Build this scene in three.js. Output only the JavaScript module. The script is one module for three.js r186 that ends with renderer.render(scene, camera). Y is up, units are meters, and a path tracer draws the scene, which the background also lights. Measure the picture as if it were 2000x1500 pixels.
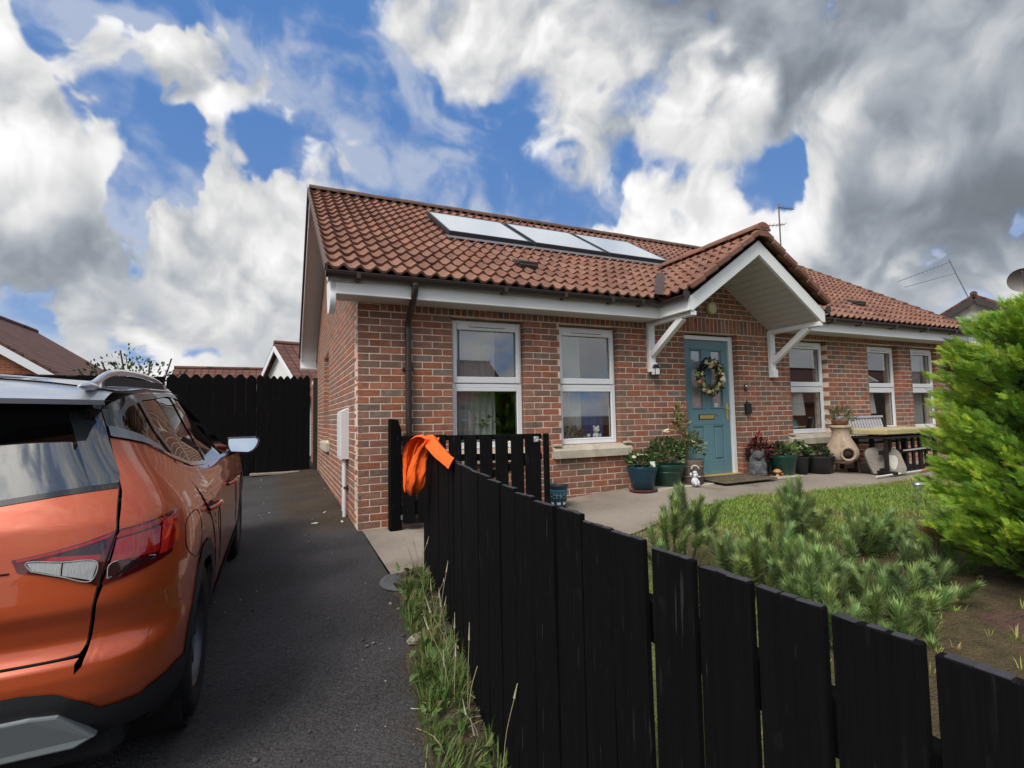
import * as THREE from 'three';
import { mergeGeometries, toCreasedNormals } from 'three/addons/utils/BufferGeometryUtils.js';
import { RoundedBoxGeometry } from 'three/addons/geometries/RoundedBoxGeometry.js';
import { FontLoader } from 'three/addons/loaders/FontLoader.js';

// ---------------------------------------------------------------- camera, sky, sun, exposure
const scene = new THREE.Scene();
const camera = new THREE.PerspectiveCamera(74.03, 4 / 3, 0.05, 3000);
camera.position.set(-0.7282, 1.1013, 5.4045);
camera.rotation.set(0.0652, -0.4281, -0.02, 'YXZ');
camera.updateMatrixWorld(true);
const EXPO = 2.6;
const renderer = new THREE.WebGLRenderer({ antialias: true });
renderer.toneMapping = THREE.LinearToneMapping;
renderer.toneMappingExposure = EXPO;
renderer.shadowMap.enabled = true;
const SUN = new THREE.Vector3(-0.55, 0.74, 0.38).normalize();
const sun = new THREE.DirectionalLight(new THREE.Color(1, 0.95, 0.87), 0.9);
sun.position.copy(SUN).multiplyScalar(60);
sun.castShadow = true;
sun.shadow.radius = 44;
sun.shadow.mapSize.set(2048, 2048);
Object.assign(sun.shadow.camera, { left: -30, right: 30, top: 30, bottom: -30, near: 1, far: 160 });
scene.add(sun); scene.add(sun.target);

// ---------------------------------------------------------------- small maths
const V = (x, y, z) => new THREE.Vector3(x, y, z);
const clamp = (x, a = 0, b = 1) => Math.min(b, Math.max(a, x));
const lerp = (a, b, t) => a + (b - a) * t;
const sstep = (a, b, x) => { const t = clamp((x - a) / (b - a)); return t * t * (3 - 2 * t); };
function rng(seed) { let s = seed >>> 0; return () => { s = (s + 0x6D2B79F5) >>> 0; let t = Math.imul(s ^ (s >>> 15), 1 | s); t = (t + Math.imul(t ^ (t >>> 7), 61 | t)) ^ t; return ((t ^ (t >>> 14)) >>> 0) / 4294967296; }; }
function curve(pts) { return x => { if (x <= pts[0][0]) return pts[0][1]; for (let i = 1; i < pts.length; i++) if (x <= pts[i][0]) { const [a, b] = pts[i - 1], [c, d] = pts[i]; return b + (d - b) * (x - a) / (c - a); } return pts[pts.length - 1][1]; }; }
const PERM = (() => { const r = rng(77), p = [...Array(256).keys()]; for (let i = 255; i > 0; i--) { const j = Math.floor(r() * (i + 1)); [p[i], p[j]] = [p[j], p[i]]; } return Uint8Array.from([...p, ...p]); })();
function h2(x, y) { return PERM[(PERM[x & 255] + y) & 255] / 255; }
function vn2(x, y, per) {            // periodic value noise
  const xi = Math.floor(x), yi = Math.floor(y), fx = x - xi, fy = y - yi, m = a => ((a % per) + per) % per;
  const u = fx * fx * (3 - 2 * fx), v = fy * fy * (3 - 2 * fy);
  const a = h2(m(xi), m(yi)), b = h2(m(xi + 1), m(yi)), c = h2(m(xi), m(yi + 1)), d = h2(m(xi + 1), m(yi + 1));
  return a + (b - a) * u + (c - a) * v + (a - b - c + d) * u * v;
}
function fbm2(x, y, per, oct) { let s = 0, a = 0.5, n = 0; for (let i = 0; i < oct; i++) { s += a * vn2(x + i * 17, y + i * 31, per); n += a; x *= 2; y *= 2; per *= 2; a *= 0.5; } return s / n; }
function h3(x, y, z) { return PERM[(PERM[(PERM[x & 255] + y) & 255] + z) & 255] / 255; }
function vn3(x, y, z) {
  const xi = Math.floor(x), yi = Math.floor(y), zi = Math.floor(z), fx = x - xi, fy = y - yi, fz = z - zi;
  const u = fx * fx * (3 - 2 * fx), v = fy * fy * (3 - 2 * fy), w = fz * fz * (3 - 2 * fz);
  const a = h3(xi, yi, zi), b = h3(xi + 1, yi, zi), c = h3(xi, yi + 1, zi), d = h3(xi + 1, yi + 1, zi), e = h3(xi, yi, zi + 1), f = h3(xi + 1, yi, zi + 1), g = h3(xi, yi + 1, zi + 1), h = h3(xi + 1, yi + 1, zi + 1);
  const k0 = a + (b - a) * u, k1 = c + (d - c) * u, k2 = e + (f - e) * u, k3 = g + (h - g) * u;
  const m0 = k0 + (k1 - k0) * v, m1 = k2 + (k3 - k2) * v;
  return m0 + (m1 - m0) * w;
}
function fbm3(x, y, z, oct) { let s = 0, a = 0.5, n = 0; for (let i = 0; i < oct; i++) { s += a * vn3(x + i * 19.1, y + i * 7.3, z + i * 13.7); n += a; x *= 2.03; y *= 2.03; z *= 2.03; a *= 0.5; } return s / n; }

// ---------------------------------------------------------------- the sky: air and clouds by direction
{
  const SW = 4096, SH = 2048, data = new Float32Array(SW * SH * 4);
  const inv = camera.matrixWorld.clone().invert(), e = inv.elements;
  // the photograph's sky as a coarse chart: cloud cover and brightness, 0 to 9, every 100 units of its picture plane
  const COVER = ['824122357899999999999', '813773225888999999999', '931798443556799999999', '985163865426464289999', '991189975131488879999', '999999877777899999999', '788888887777778888888', '776877777777777777777'];
  const LUM = ['877666777787555555555', '966886667688779445555', '776787767777788566555', '999787978778787777655', '877788888787899984334', '557887888888899865445', '666678877777777766788', '777987777777777777788'];
  const LV = [.12, .14, .17, .22, .28, .36, .46, .57, .70, .92];
  const chart = (L, u, v, f) => { u = clamp(u / 100, 0, 19.999); v = clamp(v / 100, 0, 6.999); const i = Math.floor(u), j = Math.floor(v), p = u - i, q = v - j, P = p * p * (3 - 2 * p), Q = q * q * (3 - 2 * q), g = (y, x) => f(+L[y][x]); return lerp(lerp(g(j, i), g(j, i + 1), P), lerp(g(j + 1, i), g(j + 1, i + 1), P), Q); };
  const dF = c => (c / 9 - .60) * 1.75, lF = c => LV[c];
  const skip = new Uint8Array(SW);
  const billow = (x, y, z, oct) => { let s = 0, a = .5, n = 0; for (let i = 0; i < oct; i++) { s += a * Math.abs(2 * vn3(x + i * 9.7, y + i * 3.3, z) - 1); n += a; x *= 2.1; y *= 2.1; z *= 2.1; a *= .52; } return s / n; };
  for (let j = 0; j < SH; j++) {
    const el = ((j + 0.5) / SH - 0.5) * Math.PI;
    if (el < -0.06) { for (let i = 0; i < SW; i++) { const o = (j * SW + i) * 4; data[o] = .16; data[o + 1] = .17; data[o + 2] = .18; data[o + 3] = 1; } continue; }
    const ce = Math.cos(el), se = Math.sin(el);
    for (let i = 0; i < SW; i++) {
      if (skip[i] > 0 && (j & 1)) { const o = (j * SW + i) * 4, q = o - SW * 4; for (let k = 0; k < 4; k++) data[o + k] = data[q + k]; continue; }
      if ((i & 1) && skip[i - 1] > 0) { const o = (j * SW + i) * 4; for (let k = 0; k < 4; k++) data[o + k] = data[o - 4 + k]; skip[i] = 1; continue; }
      const az = ((i + 0.5) / SW - 0.5) * 2 * Math.PI, x = ce * Math.cos(az), y = se, z = ce * Math.sin(az);
      const cx = e[0] * x + e[4] * y + e[8] * z, cy = e[1] * x + e[5] * y + e[9] * z, cz = e[2] * x + e[6] * y + e[10] * z;
      let inF = 0, u = -9999, v = -9999;
      if (cz < -0.12) { u = 1000 - 994.7 * cx / cz; v = 750 + 994.7 * cy / cz; inF = (1 - sstep(250, 900, Math.max(-u, u - 2000, 0))) * (1 - sstep(200, 800, Math.max(-v, 0))); }
      skip[i] = u > -80 && u < 2080 && v > -80 && v < 900 ? 0 : 1;
      const ys = y * (1.7 - .7 * sstep(0, .5, y));       // low clouds are flattened by distance
      const w1 = fbm3(x * 7, ys * 7 + 9, z * 7, 5) - .5, w2 = fbm3(x * 7 + 31, ys * 7, z * 7 + 11, 5) - .5;
      const puff = billow(x * 9 + w1 * 1.2, ys * 9 + w2 * 1.2, z * 9 + w1, 5);
      const f = fbm3(x * 4 + w1 * .5, ys * 4 + w2 * .5, z * 4, 5);
      const mid = fbm3(x * 13 + w2 * 2.0 + 3, ys * 15 + w1 * 2.0, z * 13 + w2, 6) - .5, midU = fbm3(x * 13 + w2 * 2.0 + 3 + SUN.x * .25, ys * 15 + w1 * 2.0 + .55, z * 13 + w2 + SUN.z * .2, 4) - .5;
      const wisp = fbm3(x * 5 + 7 + w2 * 2.2, y * 13 + x * 4 + w1 * 1.5, z * 5 + w1 * 2.2, 6);
      const base = (f - .48) * 1.3, soft = inF > 0 ? Math.exp(-(((u - 980) / 430) ** 2) - (((v - 200) / 250) ** 2)) : .3;
      const uu = u + w1 * 330 + mid * 130, vv = v + w2 * 250 + mid * 100;
      const D = inF > 0 ? lerp(.16, chart(COVER, uu, vv, dF), inF) : .16, Lm = inF > 0 ? lerp(.52, chart(LUM, uu, vv, lF), inF) : .52;
      const d = base + D - (puff - .30) * .9 + mid * 1.7;
      const cov = sstep(lerp(-.04, -.2, soft), lerp(.30, .66, soft), d), veil = sstep(-.95, .15, d + (wisp - .5) * 2.6) * .72 * sstep(.36, .64, wisp);
      const core = sstep(.15, .95, d), low = sstep(.10, .26, y), dk = sstep(.55, .3, Lm);
      let b = Lm * 1.02 + clamp((mid - midU) * .85, -.2, .25) * (1 - .5 * dk) * (.4 + .6 * low) + (.30 - puff) * (.24 - .1 * core) * (1 - .4 * dk) + (f - .48) * .16 + .10 * (1 - sstep(.0, .45, d)) * (1 - dk) + mid * .16;
      { const fl = lerp(.5, .20, low), q = (b - fl) / .06; b = Math.min(fl + .06 * (q > 20 ? q : Math.log1p(Math.exp(q))), 1.06); }
      const hz = Math.pow(1 - clamp(y), 4);
      const sky = [lerp(.082, .38, hz), lerp(.215, .53, hz), lerp(.53, .77, hz)];
      const g = 1 - sstep(.25, .80, b);
      const cl = [b * (1 - .15 * g), b * (1 - .045 * g), b * (1 + .10 * g)];
      const a = clamp(cov + veil * (1 - cov));
      const cs = x * SUN.x + y * SUN.y + z * SUN.z, glow = 3.4 * Math.exp((cs - 1) * 15) + .75 * Math.exp((cs - 1) * 4.2);  // sun glow in the sky, widened and raised as added front fill light
      const o = (j * SW + i) * 4;
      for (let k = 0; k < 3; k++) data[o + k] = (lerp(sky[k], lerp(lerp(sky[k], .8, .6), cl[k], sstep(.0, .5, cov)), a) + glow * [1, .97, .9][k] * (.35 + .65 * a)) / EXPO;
      data[o + 3] = 1;
    }
  }
  const t = new THREE.DataTexture(data, SW, SH, THREE.RGBAFormat, THREE.FloatType);
  t.mapping = THREE.EquirectangularReflectionMapping; t.magFilter = t.minFilter = THREE.LinearFilter; t.wrapS = THREE.RepeatWrapping; t.needsUpdate = true;
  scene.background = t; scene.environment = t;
}

// ---------------------------------------------------------------- textures and materials
function tex(size, fn, { srgb = false, rep = 1 } = {}) {
  const d = new Uint8Array(size * size * 4);
  for (let j = 0; j < size; j++) for (let i = 0; i < size; i++) { const c = fn(i / size, j / size), o = (j * size + i) * 4; d[o] = clamp(c[0]) * 255; d[o + 1] = clamp(c[1]) * 255; d[o + 2] = clamp(c[2]) * 255; d[o + 3] = 255; }
  const t = new THREE.DataTexture(d, size, size); t.wrapS = t.wrapT = THREE.RepeatWrapping; t.magFilter = THREE.LinearFilter; t.minFilter = THREE.LinearMipmapLinearFilter; t.generateMipmaps = true;
  if (srgb) t.colorSpace = THREE.SRGBColorSpace; t.repeat.set(rep, rep); t.needsUpdate = true; return t;
}
const withRep = (t, r, s = r) => { const c = t.clone(); c.repeat.set(r, s); c.needsUpdate = true; return c; };
const grey = g => [g, g, g];
const T = {};
T.grit = tex(512, (u, v) => grey(.5 + (fbm2(u * 64, v * 64, 64, 3) - .5) * 1.3));
T.blotch = tex(512, (u, v) => { const a = fbm2(u * 6, v * 6, 6, 6), b = fbm2(u * 90, v * 90, 90, 2); return grey(.78 + (a - .5) * .7 + (b - .5) * .3); });
T.brick = tex(512, (u, v) => { const a = fbm2(u * 14, v * 14, 14, 5), b = vn2(u * 170, v * 170, 170), p = sstep(.74, .9, fbm2(u * 60 + 3, v * 60, 60, 2)); return grey(clamp(.80 + (a - .5) * .55 + (b - .5) * .22 - p * .35)); });
T.asphalt = tex(1024, (u, v) => { const a = vn2(u * 330, v * 330, 330), b = vn2(u * 170 + 5, v * 170, 170), m = fbm2(u * 5, v * 5, 5, 5), s = sstep(.93, .99, vn2(u * 240 + 11, v * 240 + 3, 240)); return grey(.36 + (a - .5) * .34 + (b - .5) * .2 + (m - .5) * .28 + s * .65); });
T.asphaltN = tex(512, (u, v) => grey(.5 + (vn2(u * 170, v * 170, 170) - .5) * .9 + (vn2(u * 85, v * 85, 85) - .5) * .5));
T.concrete = tex(1024, (u, v) => { const a = fbm2(u * 5, v * 5, 5, 6), b = vn2(u * 300, v * 300, 300), st = sstep(.55, .8, fbm2(u * 9 + 4, v * 9, 9, 5)); return [.8 + (a - .5) * .6 + (b - .5) * .16 - st * .22, .78 + (a - .5) * .6 + (b - .5) * .16 - st * .23, .74 + (a - .5) * .6 + (b - .5) * .16 - st * .27]; });
T.tile = tex(512, (u, v) => { const a = fbm2(u * 8, v * 8, 8, 5), b = vn2(u * 150, v * 150, 150), l = sstep(.66, .8, fbm2(u * 22 + 9, v * 22, 22, 4)); return [.78 + (a - .5) * .6 + (b - .5) * .2 + l * .05, .76 + (a - .5) * .6 + (b - .5) * .2 + l * .16, .76 + (a - .5) * .6 + (b - .5) * .2 + l * .16]; });
T.wood = tex(512, (u, v) => { const g = fbm2(u * 40, v * 3, 40, 4), c = vn2(u * 130, v * 6, 130), w = sstep(.72, .86, fbm2(u * 16 + 3, v * 4 + 2, 16, 4)); return grey(.42 + (g - .5) * .5 + (c - .5) * .3 + w * .6); });
T.black = tex(1024, (u, v) => { const g = fbm2(u * 60, v * 4, 60, 4), w = sstep(.70, .80, fbm2(u * 70 + 3, v * 9 + 2, 70, 4)) * sstep(.50, .66, fbm2(u * 9 + 7, v * 6, 9, 3)), k = sstep(.86, .93, vn2(u * 48 + 9, v * 20, 20)); return grey(.13 + (g - .5) * .10 + w * .85 + k * .12); });
T.soil = tex(512, (u, v) => { const a = fbm2(u * 7, v * 7, 7, 6), b = vn2(u * 120, v * 120, 120); return grey(.62 + (a - .5) * .9 + (b - .5) * .4); });
T.lawn = tex(1024, (u, v) => {
  const a = fbm2(u * 4 + 2, v * 4, 4, 6), b = fbm2(u * 60, v * 60, 60, 3), e2 = sstep(.52, .68, fbm2(u * 5 + 8, v * 5 + 3, 5, 5));
  const g = [.135 + (b - .5) * .12, .165 + (b - .5) * .14, .040 + (b - .5) * .04], s = [.17 + (b - .5) * .16, .125 + (b - .5) * .14, .072 + (b - .5) * .08];
  return [0, 1, 2].map(k => Math.pow(clamp(lerp(g[k], s[k], e2 * .85) * (.7 + a * .6)), 1 / 2.2));
}, { srgb: true });
T.fine = tex(256, (u, v) => grey(.5 + (vn2(u * 128, v * 128, 128) - .5)));
T.weave = tex(256, (u, v) => grey(.5 + .25 * Math.sin(u * 2 * Math.PI * 64) * Math.sin(v * 2 * Math.PI * 64) + (vn2(u * 60, v * 60, 60) - .5) * .4));

const C = (r, g, b) => new THREE.Color().setRGB(r, g, b);
const std = (c, o = {}) => new THREE.MeshStandardMaterial({ color: c instanceof THREE.Color ? c : new THREE.Color(c), roughness: .8, side: THREE.DoubleSide, ...o });
const phys = (c, o = {}) => new THREE.MeshPhysicalMaterial({ color: c instanceof THREE.Color ? c : new THREE.Color(c), roughness: .5, side: THREE.DoubleSide, ...o });
const M = {
  brick: std(C(1, 1, 1), { vertexColors: true, roughness: .92, map: T.brick, bumpMap: T.grit, bumpScale: .0022 }),
  mortar: std(C(.86, .675, .55), { roughness: .95, map: T.blotch, bumpMap: T.grit, bumpScale: .002 }),
  tile: std(C(1, 1, 1), { vertexColors: true, roughness: .82, map: T.tile, bumpMap: T.grit, bumpScale: .0015 }),
  upvc: std(C(.80, .81, .82), { roughness: .32 }),
  upvcDirty: std(C(.82, .83, .80), { roughness: .4 }),
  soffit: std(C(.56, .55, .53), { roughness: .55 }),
  brownPvc: std(C(.035, .024, .020), { roughness: .35 }),
  rubber: std(C(.02, .02, .02), { roughness: .7 }),
  stone: std(C(.60, .545, .45), { roughness: .9, map: T.concrete, bumpMap: T.grit, bumpScale: .002 }),
  slate: std(C(.12, .115, .12), { roughness: .6 }),
  lead: std(C(.085, .056, .047), { roughness: .7, map: T.blotch }),
  glass: phys(C(.9, .92, .92), { roughness: .005, transmission: 1, thickness: 0, ior: 3.0 }),
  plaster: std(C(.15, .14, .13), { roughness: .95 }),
  net: phys(C(.62, .63, .60), { roughness: .95, transmission: .5, thickness: 0 }),
  black: phys(C(.026, .024, .028), { roughness: .85, specularIntensity: .22, map: withRep(T.black, 1.6, .8), bumpMap: withRep(T.wood, 3, 1), bumpScale: .002 }),
  blackTop: std(C(.045, .042, .05), { roughness: .85, map: T.blotch }),
  asphalt: std(C(.135, .126, .128), { roughness: .93, map: withRep(T.asphalt, .55), bumpMap: withRep(T.asphaltN, .9), bumpScale: .006 }),
  concrete: std(C(.335, .285, .245), { roughness: .94, map: withRep(T.concrete, .35), bumpMap: T.grit, bumpScale: .003 }),
  lawn: std(C(.8, .8, .8), { roughness: 1, map: withRep(T.lawn, .28), bumpMap: withRep(T.soil, 1), bumpScale: .03 }),
  soil: std(C(.10, .068, .045), { roughness: 1, map: withRep(T.soil, .8), bumpMap: withRep(T.soil, .8), bumpScale: .03 }),
  metal: std(C(.45, .46, .47), { roughness: .4, metalness: .9 }),
  brass: std(C(.75, .55, .18), { roughness: .35, metalness: .85 }),
};

// ---------------------------------------------------------------- geometry collector
class MB {
  constructor() { this.p = []; this.n = []; this.u = []; this.c = []; this.col = [1, 1, 1]; this.uo = [0, 0]; }
  color(c) { this.col = c; return this; }
  vtx(p, n, u) { this.p.push(p.x, p.y, p.z); this.n.push(n.x, n.y, n.z); this.u.push(u[0] + this.uo[0], u[1] + this.uo[1]); this.c.push(...this.col); }
  tri(a, b, c, ns, us) {
    const n = ns ? null : b.clone().sub(a).cross(c.clone().sub(a)).normalize();
    const q = ns ? ns[0] : n, ax = Math.abs(q.x), ay = Math.abs(q.y), az = Math.abs(q.z);
    if (ns && b.clone().sub(a).cross(c.clone().sub(a)).dot(ns[0]) < 0) { [b, c] = [c, b]; ns = [ns[0], ns[2], ns[1]]; us = us && [us[0], us[2], us[1]]; }
    const uv = p => ay >= ax && ay >= az ? [p.x, p.z] : ax >= az ? [p.z, p.y] : [p.x, p.y];
    [a, b, c].forEach((p, i) => this.vtx(p, ns ? ns[i] : n, us ? us[i] : uv(p)));
    return this;
  }
  quad(a, b, c, d, ns, us) { this.tri(a, b, c, ns && [ns[0], ns[1], ns[2]], us && [us[0], us[1], us[2]]); return this.tri(a, c, d, ns && [ns[0], ns[2], ns[3]], us && [us[0], us[2], us[3]]); }
  geom(g, m) {
    g = g.index ? g.toNonIndexed() : g; const P = g.attributes.position, N = g.attributes.normal, U = g.attributes.uv, a = V(0, 0, 0), nm = m && new THREE.Matrix3().getNormalMatrix(m);
    for (let i = 0; i < P.count; i++) {
      a.fromBufferAttribute(P, i); const b = V(0, 1, 0); if (N) b.fromBufferAttribute(N, i); if (m) { a.applyMatrix4(m); b.applyMatrix3(nm).normalize(); }
      this.vtx(a, b, U ? [U.getX(i), U.getY(i)] : [a.x, a.z]);
    }
    return this;
  }
  // chamfered box, centre c, size s, turned by Euler r
  box(cx, cy, cz, sx, sy, sz, { r = [0, 0, 0], ch = .003 } = {}) {
    const m = new THREE.Matrix4().compose(V(cx, cy, cz), new THREE.Quaternion().setFromEuler(new THREE.Euler(...r)), V(1, 1, 1));
    return this.obox(m, sx, sy, sz, ch);
  }
  obox(m, sx, sy, sz, ch = .003) {
    const h = [sx / 2, sy / 2, sz / 2]; ch = Math.min(ch, h[0] * .9, h[1] * .9, h[2] * .9);
    const P = (i, s) => { const v = [0, 0, 0].map((_, k) => s[k] * (k === i ? h[k] : h[k] - ch)); return V(...v).applyMatrix4(m); };
    const det = m.determinant() < 0;
    const face = L => { det ? L.reverse() : 0; if (L.length === 4) this.quad(...L); else this.tri(...L); };
    for (let i = 0; i < 3; i++) for (const s of [-1, 1]) {
      const j = (i + 1) % 3, k = (i + 2) % 3, q = (a, b) => { const v = [0, 0, 0]; v[i] = s; v[j] = a; v[k] = b; return P(i, v); };
      const L = [q(-1, -1), q(1, -1), q(1, 1), q(-1, 1)]; face(s > 0 ? L : L.reverse());
    }
    if (ch > 0) {
      for (let i = 0; i < 3; i++) { const j = (i + 1) % 3, k = (i + 2) % 3; for (const a of [-1, 1]) for (const b of [-1, 1]) { const g = (w, e) => { const v = [0, 0, 0]; v[i] = e; v[j] = a; v[k] = b; return P(w, v); }; const L = [g(j, -1), g(j, 1), g(k, 1), g(k, -1)]; face(a * b > 0 ? L.reverse() : L); } }
      for (const a of [-1, 1]) for (const b of [-1, 1]) for (const c of [-1, 1]) { const s = [a, b, c], L = [P(0, s), P(1, s), P(2, s)]; face(a * b * c > 0 ? L : L.reverse()); }
    }
    return this;
  }
  bar(a, b, w, h, { ch = .003, up = V(0, 1, 0) } = {}) {   // box from a to b: w across, h along "up"
    const d = b.clone().sub(a), l = d.length(); d.normalize(); const x = d.clone().cross(up).normalize(), y = x.clone().cross(d).normalize();
    const m = new THREE.Matrix4().makeBasis(x, y, d.clone().negate()); m.setPosition(a.clone().add(b).multiplyScalar(.5)); return this.obox(m, w, h, l, ch);
  }
  tube(pts, r, { seg = 8, close = false, steps } = {}) {
    const c = new THREE.CatmullRomCurve3(pts, close, 'centripetal'); return this.geom(new THREE.TubeGeometry(c, steps || Math.max(2, pts.length * 4), r, seg, close));
  }
  rod(a, b, r, seg = 8, r2 = r) {
    const d = b.clone().sub(a), g = new THREE.CylinderGeometry(r2, r, d.length(), seg), q = new THREE.Quaternion().setFromUnitVectors(V(0, 1, 0), d.clone().normalize());
    return this.geom(g, new THREE.Matrix4().compose(a.clone().add(b).multiplyScalar(.5), q, V(1, 1, 1)));
  }
  lathe(pts, x = 0, y = 0, z = 0, seg = 24, s = 1) { return this.geom(new THREE.LatheGeometry(pts.map(([a, b]) => new THREE.Vector2(a, b)), seg), new THREE.Matrix4().makeTranslation(x, y, z).multiply(new THREE.Matrix4().makeScale(s, s, s))); }
  ball(x, y, z, rx, ry = rx, rz = rx, ws = 12, hs = 8) { return this.geom(new THREE.SphereGeometry(1, ws, hs), new THREE.Matrix4().makeTranslation(x, y, z).multiply(new THREE.Matrix4().makeScale(rx, ry, rz))); }
  geo() {
    const g = new THREE.BufferGeometry(); g.setAttribute('position', new THREE.Float32BufferAttribute(this.p, 3)); g.setAttribute('normal', new THREE.Float32BufferAttribute(this.n, 3)); g.setAttribute('uv', new THREE.Float32BufferAttribute(this.u, 2)); g.setAttribute('color', new THREE.Float32BufferAttribute(this.c, 3)); return g;
  }
  build(name, mat, parent) { return mesh(name, this.geo(), mat, parent); }
}
function mesh(name, geo, mat, parent) { const o = new THREE.Mesh(geo, mat); o.name = name; o.castShadow = o.receiveShadow = true; (parent || scene).add(o); if (!parent) o.name = numbered(name); return o; }
const used = {};
function numbered(n) { const k = used[n] = (used[n] ?? -1) + 1; return k ? `${n}_${String(k).padStart(3, '0')}` : n; }
function tag(o, label, category, group) { o.userData.label = label; o.userData.category = category; if (group) o.userData.group = group; return o; }
function thing(name, label, category, [x, y, z] = [0, 0, 0], ry = 0, group) { const o = new THREE.Group(); o.name = numbered(name); o.position.set(x, y, z); o.rotation.y = ry; scene.add(o); return tag(o, label, category, group); }
function struct(o) { o.userData.kind = 'structure'; return o; }
function stuff(o) { o.userData.kind = 'stuff'; return o; }
function grp(name, parent) { const o = new THREE.Group(); o.name = name; parent.add(o); return o; }
function inst(name, geo, mat, mats, cols, parent) { const o = new THREE.InstancedMesh(geo, mat, mats.length); o.name = parent ? name : numbered(name); mats.forEach((m, i) => { o.setMatrixAt(i, m); if (cols) o.setColorAt(i, cols[i]); }); o.castShadow = o.receiveShadow = true; (parent || scene).add(o); return o; }
const TRS = (p, e, s = 1) => new THREE.Matrix4().compose(p, e.isQuaternion ? e : new THREE.Quaternion().setFromEuler(e), typeof s === 'number' ? V(s, s, s) : s);
// curved sheet over a grid of points, smooth normals
function sheet(fn, nu, nv, { uv = (p) => [p.x, p.z], flip = false } = {}) {
  const P = [], I = [], U = [];
  for (let j = 0; j <= nv; j++) for (let i = 0; i <= nu; i++) { const p = fn(i / nu, j / nv); P.push(p.x, p.y, p.z); U.push(...uv(p, i / nu, j / nv)); }
  for (let j = 0; j < nv; j++) for (let i = 0; i < nu; i++) { const a = j * (nu + 1) + i, b = a + 1, c = a + nu + 2, d = a + nu + 1; flip ? I.push(a, c, b, a, d, c) : I.push(a, b, c, a, c, d); }
  const g = new THREE.BufferGeometry(); g.setAttribute('position', new THREE.Float32BufferAttribute(P, 3)); g.setAttribute('uv', new THREE.Float32BufferAttribute(U, 2)); g.setIndex(I); g.computeVertexNormals(); return g;
}
// ---------------------------------------------------------------- ground, drive, path, lawn
const ramp = x => .2 * sstep(.4, 4.0, x);
const gDrive = (x, z) => -.10 - (z > 0 ? .040 : .0156) * Math.min(z, 9) + .085 * sstep(-1.15, 0, x) * (1 - sstep(2, 5, z) * .6);
const pathEdge = curve([[-1, 1.62], [1.2, 1.66], [2.2, 1.55], [3.2, 1.25], [3.8, 1.18], [6, 1.32], [8, 1.3], [12, 1.3]]);
const gPath = (x, z) => -.012 + ramp(x) - .03 * z;
const gLawn = (x, z) => -.03 + ramp(x) - .034 * z + (fbm2(x * 1.7 + 40, z * 1.7 + 40, 256, 4) - .5) * .05;
const fenceX = curve([[1.46, .30], [1.86, .262], [2.4, .19], [2.77, .138], [3.03, .096], [3.25, .055], [3.45, .030], [3.8, .022], [4.45, .050], [4.985, .073], [5.6, .10], [7.5, .18]]);
const fenceTop = z => .868 - .053 * Math.max(0, z - 3.3);
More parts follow.
